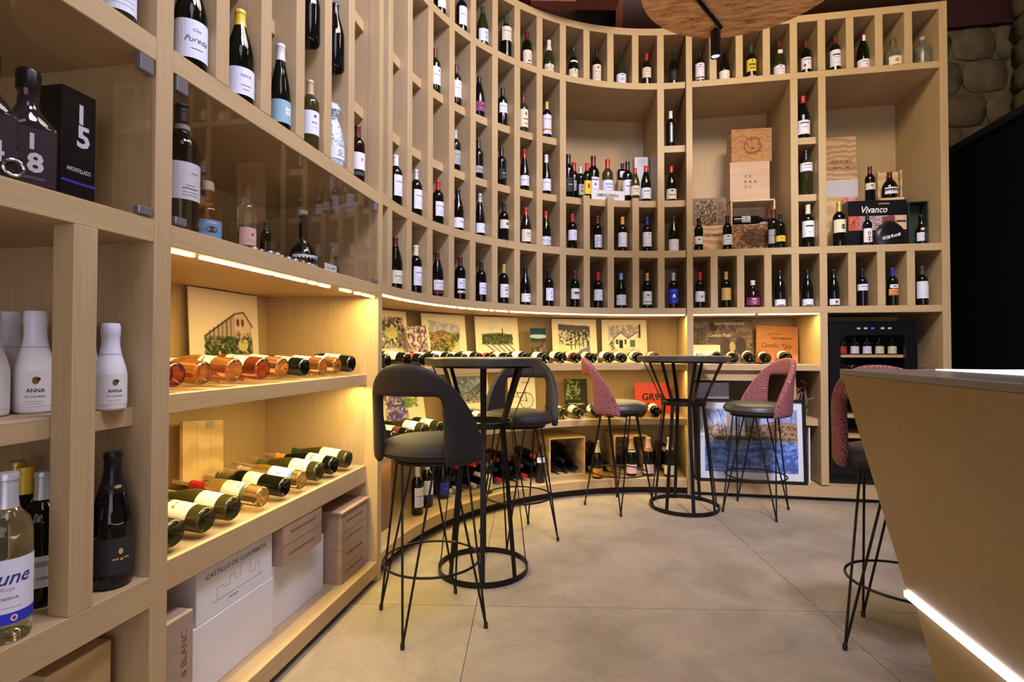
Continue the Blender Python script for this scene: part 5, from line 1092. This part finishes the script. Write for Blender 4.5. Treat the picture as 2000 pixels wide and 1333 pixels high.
t, hx, hy, hz = crate('gift_box', 'black box with large white 15 and violet stripe', 'gift box', (-1.285, 1.008, GZ, -1.222, 1.090, GZ + .275), BLKP, 0, bevel=.001)
fnx = lambda a, b: (hx + .0008, a, b)
front_text(t, [('1', .004, .200, .062, None, 'lav', 0, .03), ('5', .010, .145, .070, None, 'lav', 0, .03), ('AMONTILLADO', .0, .082, .014, .058, 'lav', 0, .01)], fnx); MB().box(hx, -hy, .054, hx + .0007, hy, .060, plain('violet_stripe', (.06, .04, .45), .5)).obj('stripe', t)

# ------------------------------------------------------------------ boxes at the foot of the left run
t, hx, hy, hz = crate('wine_carton', 'large white carton on left base shelf, nearer of two', 'carton', (-1.56, 1.405, .1005, -1.232, 1.829, .318), WHITEC, 0)
t, hx, hy, hz = crate('wine_carton', 'large white carton on left base shelf, farther of two', 'carton', (-1.56, 1.833, .1005, -1.249, 2.218, .345), WHITEC, 0)
t, hx, hy, hz = crate('wine_carton', 'white carton with castle drawing and dark lettering', 'carton', (-1.57, 1.448, .3185, -1.235, 1.824, .482), WHITEC, 0)
front_text(t, [('CASTILLO DE CLOURBETA', 0, .128, .022, .30, 'dark', 0, .0), ('RIOJA', -.02, .026, .010, .045, 'dark', 0, 0)], lambda a, b: (hx + .0008, a, b))
mb = MB(); dr = lambda *p: mb.tube([(hx + .0006, a, b) for a, b in p], .0009, ink('grey'), 4)
dr((-.10, .045), (-.10, .085), (-.07, .085), (-.07, .075), (-.04, .075), (-.04, .10), (-.015, .10), (-.015, .08), (.01, .08), (.01, .115), (.035, .13), (.06, .115), (.06, .07), (.09, .07), (.09, .09), (.11, .09), (.11, .045)); dr((-.12, .045), (.13, .045)); mb.obj('castle_drawing', t)
t, hx, hy, hz = crate('wine_carton', 'brown carton with two lines of print resting on white carton', 'carton', (-1.50, 1.850, .3455, -1.205, 2.125, .497), CARD, 0)
fn = lambda a, b: (hx + .0008, a, b); front_text(t, [('~', 0, .112, .018, .19, 'brown', .1, 0), ('~', -.01, .030, .018, .19, 'brown', .1, 0)], fn); MB().box(hx, -hy, .0745, hx + .0006, hy, .0765, ink('brown')).obj('seam', t)
for k, (z0, z1, nm) in enumerate(((.1005, .2525, 'lower'), (.2532, .418, 'upper'))):
    t, hx, hy, hz = crate('wine_carton', '%s brown carton of the stack by the corner panel' % nm, 'carton', (-1.52, 2.266, z0, -1.187, 2.530, z1), CARD, 0)
    fn = lambda a, b: (hx + .0008, a, b); front_text(t, [('~', 0, .115, .016, .17, 'brown', .1, 0), ('~', 0, .038, .016, .17, 'brown', .1, 0)], fn); MB().box(hx, -hy, .074, hx + .0006, hy, .0755, ink('brown')).obj('seam', t)
t = boxo('flat_carton', (-1.53, 2.258, .4185, -1.178, 2.535, .430), CARD, None, .002); tag(t, 'flat brown carton sheet topping the corner stack', 'carton')
t, hx, hy, hz = crate('wine_carton', 'grey-brown carton with upright print beside the near post', 'carton', (-1.50, 1.245, .1005, -1.19, 1.385, .412), CARDD, 0)
front_text(t, [('& BLANC', .04, 0, .030, .13, 'brown', 0, 0)], lambda a, b: (hx + .0008, .045 - b, .16 + a)); front_text(t, [('(ml)', 0, 0, .03, .035, 'black', 0, .02)], lambda a, b: (hx + .0008, .015 - b, .06 + a))
t, hx, hy, hz = crate('wine_crate', 'pine crate on the near base shelf at bottom left', 'crate', (-1.62, .99, .1005, -1.22, 1.15, .445), PINE, 0)
t, hx, hy, hz = crate('carton', 'lilac-grey carton corner before the pine crate', 'carton', (-1.36, .55, .1005, -1.19, .980, .400), plain('lilac_carton', (.30, .27, .36), .6), 0)
t = thing('crate_lid', 'pine crate lid leaning at the back above lying bottles', 'wooden lid', (XB + .10, 1.985, .62), 0); t.rotation_euler = (R_(-6), R_(-6), 0)
for k in range(3): boxo('plank', (-.008, -.115 + k * .077, 0, .008, -.115 + k * .077 + .076, .25), PINE, t, .001)
boxo('metal_plate', (.008, .01, .215, .0095, .055, .245), SATIN, t, 0)

# ------------------------------------------------------------------ foot of the curve: piles of lying bottles, crates, standing bottles
gp = 'bottles piled on the curved base shelf'
def pile(ta, tb, rows, z0, caps, text, dep=.19, skip=0.0, seed=1):
    rr = random.Random(seed); st = math.degrees(.087 / (RAD + dep + .15)); n0 = int(abs(ta - tb) / st)
    for j in range(rows):
        for i in range(n0 - j):
            if rr.random() < skip * j: continue
            t = tb + st * (i + .5 + j * .5); a = R_(t); r = RAD + dep + .30 + rr.uniform(-.02, .02); q = arcp(t, r); inn = (-math.sin(a), math.cos(a))
            cp = rr.choice(caps); lie('burgundy', rr.choice(('black', 'red', 'dark')), cp, [], '%s-capped %s, %s from left in %s layer' % ({'wine': 'dark-red'}.get(cp, cp), text, ORD[n0 - j - 1 - i], ('bottom', 'middle', 'top')[j]), (q.x, q.y, z0 + .043 + j * .076), inn, rr.uniform(-2, 2), 0, group=gp)
pile(63, 34.5, 3, Z0, ('wine', 'red', 'black', 'silver', 'wine'), 'bottle of the long pile left of crates', skip=.10, seed=4)
pile(33.0, 25.3, 3, Z0 + .012, ('black', 'wine', 'black'), 'bottle in left open crate', dep=.20, seed=5)
pile(24.5, 16.8, 3, Z0, ('black', 'cream', 'black', 'gold'), 'bottle between the open crates', skip=.15, seed=6)
pile(16.2, 9.6, 2, Z0 + .012, ('black', 'wine'), 'bottle in right open crate', dep=.22, seed=7)
pile(8.6, 1.0, 3, Z0, ('silver', 'black', 'cream'), 'bottle right of the open crates', dep=.24, skip=.12, seed=8)
def open_crate(ta, tb, label):
    tm = (ta + tb) / 2; q = arcp(tm, RAD + .36); t = thing('open_crate', label, 'crate', (q.x, q.y, Z0 + .0008), R_(tm)); w2 = R_(abs(ta - tb) / 2) * (RAD + .36)
    for b in ((-w2 - .012, -.17, 0, -w2, .20, .31), (w2, -.17, 0, w2 + .012, .20, .31), (-w2 - .012, -.17, .31, w2 + .012, .20, .322), (-w2 - .012, .20, 0, w2 + .012, .212, .322), (-w2, -.17, 0, w2, .20, .010)): boxo('board', b, BOXW if b[1] > 0 else PINE, t, .001)
open_crate(33.2, 25.1, 'open wooden crate lying on its side, left of two on the curved base'); open_crate(16.4, 9.4, 'open wooden crate lying on its side, right of two on the curved base')
for u, sh, gl, cp, lb, nm, s, d in [(817, 'bordeaux', 'black', 'silver', LW('lav', .05, .12, 80), 'bottle with silver collar and white label on curved base, leftmost', 1.02, .12), (836, 'bordeaux', 'black', 'silver', [('lav', .08, .09, 80, [El(.6, .012, .014, 'grey'), Bar(.2, .03, .002)]), ('blue', .055, .02, 80, [])], 'white-labelled bottle second from left on curved base', 1.05, .17), (867, 'burgundy', 'black', 'dark', LB_('blue', .03, .085, 80, [Bar(.5, .03, .003, 'lblue')]), 'bottle with dark blue label on curved base', 1.02, .22),
  (953, 'bordeaux', 'black', 'black', LW('cream', .03, .12, 80), 'dark bottle with cream label before long bottle pile', .95, .08), (1055, 'bordeaux', 'black', 'black', LW('lav', .16, .04, 70), 'black bottle with high white label before bottle pile', 1.0, .10), (1166, 'champagne', 'black', 'cream', LB_('orange', .02, .07, 80, [Bar(.5, .03, .003, 'brown')]), 'sparkling bottle with orange label on curved base', .95, .07),
  (1232, 'champagne', 'dark', 'gold', [('pink', .025, .075, 80, [Bar(.5, .04, .002, 'grey')]), ('cream', .20, .016, 60, [])], 'sparkling bottle with gold foil on curved base', 1.0, .11), (1265, 'champagne', 'black', 'pink', [('pink', .025, .075, 80, [Bar(.5, .04, .002, 'grey')]), ('orange', .205, .03, 88, [])], 'sparkling bottle with pink foil and orange collar', 1.0, .11), (1306, 'champagne', 'dark', 'white', [('cream', .02, .075, 80, [Bar(.5, .04, .002, 'grey')])], 'sparkling bottle with white foil behind the far table', 1.0, .10)]:
    (x, y), rz = face('A', u, d, free=True); bottle(sh, gl, cp, lb, nm, (x, y, Z0 + .0006), rz, s=s, group='bottles standing on the curved base shelf')
q = arcp(84, RAD + .2); t, hx, hy, hz = crate('wine_carton', 'brown carton standing on curved base by the corner post', 'carton', (q.x - .14, q.y - .13, Z0 + .0006, q.x + .14, q.y + .10, Z0 + .36), CARD, R_(84)) if False else crate('wine_carton', 'tall brown carton on curved base by the corner post', 'carton', (-1.62, 2.76, Z0 + .0006, -1.27, 3.02, Z0 + .40), plain('brown_carton', (.24, .12, .065), .7), R_(-6))

# ------------------------------------------------------------------ foot of the right run: framed picture, books, cooler
fr = thing('framed_picture', 'large black-framed painting of riverside town over blue water', 'framed picture', (1.140, YR + .016, .1158), 0); fr.rotation_euler = (R_(-3.5), 0, 0)
FW, FH = .412, .665
for b in ((-FW, -.012, 0, FW, .012, .026), (-FW, -.012, FH - .026, FW, .012, FH), (-FW, -.012, .026, -FW + .026, .012, FH - .026), (FW - .026, -.012, .026, FW, .012, FH - .026)): boxo('frame_rail', b, BLKP, fr, .002)
MB().box(-FW + .026, -.002, .026, FW - .026, .008, FH - .026, plain('mat_board', (.72, .73, .78), .8)).obj('mat_board', fr); grid_obj('painting', pic_town(), .700, .500, fr, -.0028, .082)
def pane_mat():
    m, nt, b = new_mat('picture_glass'); L = nt.links; out = nt.nodes['Material Output']; nt.nodes.remove(b)
    tr = nt.nodes.new('ShaderNodeBsdfTransparent'); gl = nt.nodes.new('ShaderNodeBsdfGlossy'); gl.inputs['Roughness'].default_value = .02
    f = sheen(nt, .04, .6); mx = nt.nodes.new('ShaderNodeMixShader'); L.new(f, mx.inputs[0]); L.new(tr.outputs[0], mx.inputs[1]); L.new(gl.outputs[0], mx.inputs[2]); L.new(mx.outputs[0], out.inputs[0]); return m
MB().box(-FW + .024, -.0065, .024, FW - .024, -.0050, FH - .024, pane_mat()).obj('glass_pane', fr)
t = boxo('cardboard_folder', (1.512, YR + .10, Z0 - .009, 1.545, YR + .36, .50), CARDD, None, .001); tag(t, 'grey-brown folder standing upright in the narrow bottom slot', 'folder')
t = boxo('white_board', (1.585, YR + .08, Z0 - .009, 1.597, YR + .40, .56), WHITEC, None, .001); t.rotation_euler = (0, 0, 0); tag(t, 'thin white board standing in the narrow bottom slot', 'board')
t, hx, hy, hz = crate('storage_box', 'white carton behind the framed painting', 'carton', (.73, YR + .22, Z0 - .009, 1.02, YR + .5, .90), WHITEC, 0)
vb = thing('vine_bundle', 'bundle of dried vine twigs in the narrow slot', 'twigs', (1.574, YR + .25, .6308)); rr = random.Random(9)
TWG = plain('dry_vine', (.20, .12, .07), .9, var=.3, vscale=40)
for k in range(12):
    a = rr.uniform(0, 6.28); c = [(rr.uniform(-.05, .05), rr.uniform(-.18, .05), .012 + rr.uniform(0, .03))]
    for j in range(5): c.append((max(-.06, min(.06, c[-1][0] + rr.uniform(-.045, .045))), c[-1][1] + rr.uniform(-.04, .06), min(.30, max(.012, c[-1][2] + rr.uniform(-.03, .09)))))
    MB().tube(c, .006 + rr.random() * .005, TWG, 6).obj('twig', vb, smooth=True)
wf = thing('wine_cooler', 'black wine cooler with glass door in the right bottom compartment', 'wine cooler', (2.055, YR + .36, Z0 - .009), 0)
CB = plain('cooler_black', (.006, .006, .008), .25)
hw, hd, H_ = .315, .24, 1.285
for b in ((-hw, -hd, 0, -hw + .03, hd, H_), (hw - .03, -hd, 0, hw, hd, H_), (-hw + .03, hd - .03, 0, hw - .03, hd, H_), (-hw + .03, -hd, 0, hw - .03, hd - .03, .10), (-hw + .03, -hd, H_ - .06, hw - .03, hd - .03, H_)): boxo('cabinet_wall', b, CB, wf, .002)
dr_ = MB().box(-hw + .002, -hd - .040, .08, -hw + .085, -hd - .004, H_ - .005, CB).obj('door_frame', wf, bevel=.002)
MB().box(hw - .085, -hd - .040, .08, hw - .002, -hd - .004, H_ - .005, CB).obj('door_frame', wf, bevel=.002); MB().box(-hw + .085, -hd - .040, 1.175, hw - .085, -hd - .004, H_ - .005, CB).obj('door_frame', wf, bevel=.002); MB().box(-hw + .085, -hd - .040, .08, hw - .085, -hd - .004, .16, CB).obj('door_frame', wf, bevel=.002)
MB().box(-hw + .086, -hd - .030, .161, hw - .086, -hd - .024, 1.174, DGL).obj('door_glass', wf)
for k in range(6): boxo('rack', (-hw + .032, -hd + .005, .20 + k * .16, hw - .032, hd - .035, .222 + k * .16), PINE, wf, .001)
for x, c in ((-.10, 'grey'), (-.05, 'grey'), (.0, 'bblue'), (.07, 'grey'), (.12, 'grey')):
    MB().box(x - .012, -hd - .0415, 1.222, x + .012, -hd - .0402, 1.236, plain('panel_' + c, CC[c], .4, emit=CC[c], estr=(1.5 if c == 'bblue' else .3))).obj('control_light', wf)
wl = thing('cooler_fill_lamp', 'small lamp inside the wine cooler', 'lamp', (2.055, YR + .22, 1.336)); MB().box(-.12, -.01, -.012, .12, .01, -.002, plain('cooler_fill_glow', (1, 1, 1), .5, emit=(.9, .95, 1), estr=3.0)).obj('fill_bar', wl)  # added lamp bar, tucked out of sight behind the door frame
for k in range(5):
    bottle('spirit', 'dark', None, [(('red', 'white', 'lav', 'cream', 'cream')[k], .012, .080, 85, [Bar(.5, .03, .004, 'grey')])], 'small bottle with %s label on top rack of the wine cooler, %s from left' % (('red', 'white', 'pale', 'cream', 'cream')[k], ORD[k]), (1.872 + k * .090, YR + .17, Z0 - .009 + .2226 + 5 * .16), 0, s=.72, group='bottles in the wine cooler')
for k in range(4):
    q = (1.88 + k * .11, YR + .17, Z0 - .009 + .222 + 4 * .16 + .041); lie('bordeaux', 'dark', 'black', [('lav', .03, .10, 88, [])], 'bottle on the second rack of the wine cooler, %s from left' % ORD[k], q, (0, -1), 0, 20, group='bottles in the wine cooler')
t = boxo('magazine_stack', (2.385, YR + .05, .99, 2.49, YR + .30, 1.03), plain('magazine', (.45, .35, .28), .6), None, .001); tag(t, 'small stack of papers on a ledge right of the wine cooler', 'papers'); boxo('ledge', (2.38, YR + .04, .955, QX0, YB, .99), WH, RU)
boxo('cover_sheet', (2.386, YR + .051, 1.03, 2.489, YR + .299, 1.036), plain('dark_red_cover', (.16, .03, .03), .5), t, 0)

# ------------------------------------------------------------------ tables
def bar_table(label, x, y, R0, rb, rm, rot):
    t = thing('bar_table', label, 'table', (x, y, 0), rot, 'black bar tables'); H = 1.13
    MB().lathe([(.01, H - .040), (R0 - .012, H - .040), (R0 - .004, H - .036), (R0, H - .012), (R0, H - .004), (R0 - .004, H), (.01, H)], TOPM, 64).obj('tabletop', t, smooth=True)
    def ring(r, z0, z1, w, nm): MB().lathe([(r - w, z0), (r, z0), (r, z1), (r - w, z1), (r - w, z0)], BLACKM, 56).obj(nm, t, smooth=True)
    ring(rb, .0005, .030, .006, 'base_ring'); ring(rm, .765, .795, .006, 'waist_ring'); ring(R0 * .88, H - .050, H - .0405, .02, 'top_ring')
    for k in range(8):
        a = 2 * PI * k / 8; ca, sa = math.cos(a), math.sin(a); hw_ = .0125; mb = MB()
        pts = [(rb - .007, .004), (rm - .008, .78), (R0 * .88 - .004, H - .050)]; vs = []
        for r, z in pts:
            for dr, dt in ((-.005, -hw_), (0, -hw_), (0, hw_), (-.005, hw_)): vs.append(((r + dr) * ca - dt * sa, (r + dr) * sa + dt * ca, z))
        fs = [(i * 4 + j, i * 4 + (j + 1) % 4, i * 4 + 4 + (j + 1) % 4, i * 4 + 4 + j) for i in range(2) for j in range(4)] + [(3, 2, 1, 0), (8, 9, 10, 11)]
        mb.add(vs, fs, BLACKM).obj('leg_bar', t)
    return t
bar_table('black round bar table beside the leather stools, nearer', -.647, 2.793, .315, .240, .158, R_(12))
bar_table('black round bar table between the red-backed stools, farther', .572, 4.152, .338, .252, .163, R_(8))

# ------------------------------------------------------------------ stools
def stool(label, x, y, face_deg, back_mat, seat_mat, leg_turn=0.0):
    t = thing('bar_stool', label, 'bar stool', (x, y, 0), R_(face_deg), 'bar stools')
    # seat cushion (facing +x)
    prof = [(.01, .705), (.165, .708), (.205, .722), (.217, .742), (.214, .760), (.198, .778), (.160, .790), (.10, .797), (.01, .799)]
    sm = MB().lathe(prof, seat_mat, 48).obj('seat', t, smooth=True); sm.scale = (1.0, 1.04, 1)
    MB().tube([(.217 * math.cos(a * PI / 24), .217 * math.sin(a * PI / 24) * 1.04, .744) for a in range(48)], .0022, seat_mat, 6, True).obj('piping', sm)
    MB().lathe([(.01, .695), (.17, .695), (.17, .706), (.01, .706)], BLACKM, 32).obj('seat_plate', t)
    # back: an arch wrapping the rear of the seat, open in the middle
    PM, PW = 90.0, 38.0; cols = [-PM, -84, -77, -70, -62, -54, -46, -PW, -28, -18, -9, 0, 9, 18, 28, PW, 46, 54, 62, 70, 77, 84, PM]; rows = [0, .2, .4, .6, .72, .86, 1.0]
    vs = []; fs = []; ncol = len(cols)
    for v in rows:
        for ph in cols:
            a = abs(ph) / PM; zt = .735 + .385 * (1 - a ** 2.3); zb = .700; zw = min(.985, zb + .78 * (zt - zb))
            z = zb + (zw - zb) * v / .6 if v <= .6 else zw + (zt - zw) * (v - .6) / .4
            k = max(0, (z - .72) / .40); r = .226 + .0 * k; lean = .040 * k ** 1.3 * math.cos(R_(ph) * .9); rr_ = .226
            an = R_(180 + ph); vs.append(((rr_ + .004 * (1 - k)) * math.cos(an) - lean, rr_ * 1.02 * math.sin(an), z))
    for j in range(len(rows) - 1):
        for i in range(ncol - 1):
            if j < 3 and abs(cols[i]) <= PW and abs(cols[i + 1]) <= PW: continue
            fs.append((j * ncol + i, j * ncol + i + 1, (j + 1) * ncol + i + 1, (j + 1) * ncol + i))
    bk = MB().add(vs, fs, back_mat).obj('backrest', t)
    bm = bmesh.new(); bm.from_mesh(bk.data); loose = [v for v in bm.verts if not v.link_faces]; bmesh.ops.delete(bm, geom=loose, context='VERTS'); bm.to_mesh(bk.data); bm.free()
    so = bk.modifiers.new('thickness', 'SOLIDIFY'); so.thickness = .038; so.offset = 0.0
    bv = bk.modifiers.new('soft', 'SUBSURF'); bv.levels = 2; bv.render_levels = 2
    for f in bk.data.polygons: f.use_smooth = True
    for k in range(4):
        a = PI / 2 * k + R_(leg_turn); mb = MB(); foot = (.252 * math.cos(a), .252 * math.sin(a), .010)
        lg = None
        for sg in (-1, 1):
            b = a + sg * R_(30); top = (.150 * math.cos(b), .150 * math.sin(b), .698); o = MB().tube([foot, top], .0052, BLACKM, 8).obj('leg_rod', t, smooth=True)
        MB().lathe([(.006, 0.0005), (.009, .001), (.009, .022), (.006, .026)], BLKP, 10, foot[0], foot[1]).obj('foot_cap', t, smooth=True)
    MB().tube([(.208 * math.cos(a * PI / 24), .208 * math.sin(a * PI / 24), .262) for a in range(48)], .0055, BLACKM, 8, True).obj('footrest_ring', t, smooth=True)
    return t
SEATD = plain('dark_seat_leather', (0.045, 0.040, 0.036), 0.42, bump=0.06, vscale=300)
stool('dark leather stool with open back in front of near table', -.749, 2.241, 82, LEATH, LEATH)
stool('dark leather stool facing the camera behind near table', -.542, 3.306, 264, LEATH, LEATH)
stool('red woven-back stool seen side-on, left of far table', .094, 4.086, 2, REDF, SEATD)
stool('red woven-back stool right of far table before the framed painting', 1.075, 4.146, 196, REDF, SEATD)
stool('red woven-back stool half hidden behind the counter', 1.165, 2.345, 46, REDF, LEATH, -34)

# ------------------------------------------------------------------ counter
ct = thing('bar_counter', 'slanted wooden bar counter with LED edge on the right', 'counter', (0, 0, 0)); CT = 1.112; Y0, Y1 = -1.2, 1.842
mb = MB(); pr = [(.735, CT - .018), (.912, .432), (1.30, .432), (1.42, CT - .018)]
vs = [(x, Y0, z) for x, z in pr] + [(x, Y1, z) for x, z in pr]; mb.add(vs, [(0, 1, 2, 3), (7, 6, 5, 4), (0, 4, 5, 1), (1, 5, 6, 2), (2, 6, 7, 3), (3, 7, 4, 0)], OAK).obj('body', ct, bevel=.0015)
mb = MB(); pr = [(.930, .410), (1.030, 0.0), (1.25, 0.0), (1.28, .410)]
vs = [(x, Y0, z) for x, z in pr] + [(x, Y1 - .004, z) for x, z in pr]; mb.add(vs, [(0, 1, 2, 3), (7, 6, 5, 4), (0, 4, 5, 1), (1, 5, 6, 2), (2, 6, 7, 3), (3, 7, 4, 0)], OAK).obj('plinth', ct)
MB().box(.905, Y0, .412, 1.25, Y1 - .002, .430, LEDW).obj('led_edge', ct)
CTM = plain('counter_top_grey', (.16, .14, .13), .25)
MB().box(.731, Y0, CT - .0175, 1.43, Y1 + .003, CT, CTM).obj('top', ct, bevel=.002)
MB().box(.985, Y0, CT, 1.22, Y1 - .03, CT + .0015, plain('lit_top_panel', (.9, .9, .95), .3, emit=(.92, .93, 1.0), estr=13.0)).obj('light_panel', ct)

# ------------------------------------------------------------------ pendant disc, spotlight, ducts
ds = thing('pendant_disc', 'round cork-textured ceiling disc', 'ceiling disc', (.726, 2.887, 3.10))
def cork_mat():
    m, nt, b = new_mat('cork'); L = nt.links; tc = nt.nodes.new('ShaderNodeTexCoord'); mp = nt.nodes.new('ShaderNodeMapping'); mp.inputs['Scale'].default_value = (7, 26, 10); mp.inputs['Rotation'].default_value = (0, 0, R_(38))
    n = nt.nodes.new('ShaderNodeTexNoise'); n.inputs['Scale'].default_value = 1.0; n.inputs['Detail'].default_value = 8; n.inputs['Roughness'].default_value = .7; r = nt.nodes.new('ShaderNodeValToRGB'); e = r.color_ramp.elements
    e[0].position = .33; e[0].color = (.04, .014, .007, 1); e[1].position = .62; e[1].color = (.80, .46, .20, 1); q = r.color_ramp.elements.new(.42); q.color = (.46, .19, .065, 1); q = r.color_ramp.elements.new(.49); q.color = (.62, .30, .11, 1)
    L.new(tc.outputs['Object'], mp.inputs['Vector']); L.new(mp.outputs['Vector'], n.inputs['Vector']); L.new(n.outputs['Fac'], r.inputs['Fac']); L.new(r.outputs['Color'], b.inputs['Base Color']); b.inputs['Roughness'].default_value = .8
    bp = nt.nodes.new('ShaderNodeBump'); bp.inputs['Strength'].default_value = .3; L.new(n.outputs['Fac'], bp.inputs['Height']); L.new(bp.outputs['Normal'], b.inputs['Normal']); return m
MB().lathe([(.01, 0), (.534, 0), (.538, .003), (.538, .03), (.01, .03)], cork_mat(), 96).obj('cork_face', ds)
for a in (0, 2.1, 4.2): MB().tube([(.35 * math.cos(a), .35 * math.sin(a), .03), (.35 * math.cos(a), .35 * math.sin(a), 1.495)], .003, BLKP, 6).obj('hanger', ds)
pa, pb = onz(1350, -12, 3.075), onz(1408, 58, 3.075); sl = thing('spotlight', 'black cylinder spotlight hanging on a rail below the disc', 'spotlight', (pb.x, pb.y, 3.075))
dv = (pa - pb); MB().tube([(dv.x * 1.6, dv.y * 1.6, .011), (0, 0, .011)], .0135, BLKP, 4).obj('rail', sl); MB().lathe([(.010, -.020), (.010, .0)], BLKP, 12, -.035, -.02).obj('joint', sl)
MB().lathe([(.004, -.165), (.024, -.165), (.029, -.172), (.029, -.02), (.026, -.015), (.004, -.015)], BLKP, 24, -.035, -.02).obj('cylinder_body', sl, smooth=True)
MB().lathe([(.003, -.1662), (.0235, -.1662), (.0235, -.1655), (.003, -.1655)], plain('spot_lens', (.5, .5, .9), .3, emit=(.55, .55, 1.0), estr=1.2), 20, -.035, -.02).obj('lens', sl)
RST = plain('oxide_red_steel', (.12, .022, .014), .55, var=.2, vscale=10)
bmn = thing('steel_beam', 'oxide red steel beam above the curved shelving', 'beam', (0, 0, 0)); A = onz(1035, 30, 3.86); 
pL, pR = Vector((-.62, 4.02, 3.85)), Vector((.10, 4.16, 3.85)); dx = (pR - pL).normalized(); nn = Vector((-dx.y, dx.x, 0))
def obx(p0, p1, wd, z0, z1, mat, nm, par):
    d = (p1 - p0).normalized(); n_ = Vector((-d.y, d.x, 0)); vs = []
    for z in (z0, z1):
        for q, sg in ((p0, -1), (p1, -1), (p1, 1), (p0, 1)): v = q + n_ * (wd / 2 * sg); vs.append((v.x, v.y, z))
    return MB().add(vs, [(0, 3, 2, 1), (4, 5, 6, 7), (0, 1, 5, 4), (1, 2, 6, 5), (2, 3, 7, 6), (3, 0, 4, 7)], mat).obj(nm, par, bevel=.002)
obx(pL, pR, .16, 3.86, 3.875, RST, 'lower_flange', bmn); obx(pL, pR, .02, 3.875, 4.585, RST, 'web', bmn); obx(pL, pR, .16, 4.585, 4.60, RST, 'upper_flange', bmn); obx(pL + dx * .05, pL + dx * .4, .12, 3.835, 3.86, RST, 'splice_plate', bmn)
dt = thing('air_duct', 'dark round air duct with red collar behind the top shelf', 'duct', (.12, 4.86, 4.28)); 
def cyl_x(r, x0, x1, mat, nm, par, n=40): 
    o = MB().lathe([(r - .01, x0), (r, x0), (r, x1), (r - .01, x1)], mat, n).obj(nm, par, smooth=True); o.rotation_euler = (0, R_(90), 0); return o
cyl_x(.30, 0, 2.3, plain('duct_brown', (.030, .013, .009), .5), 'duct_body', dt); cyl_x(.335, -.03, .03, RST, 'collar', dt)
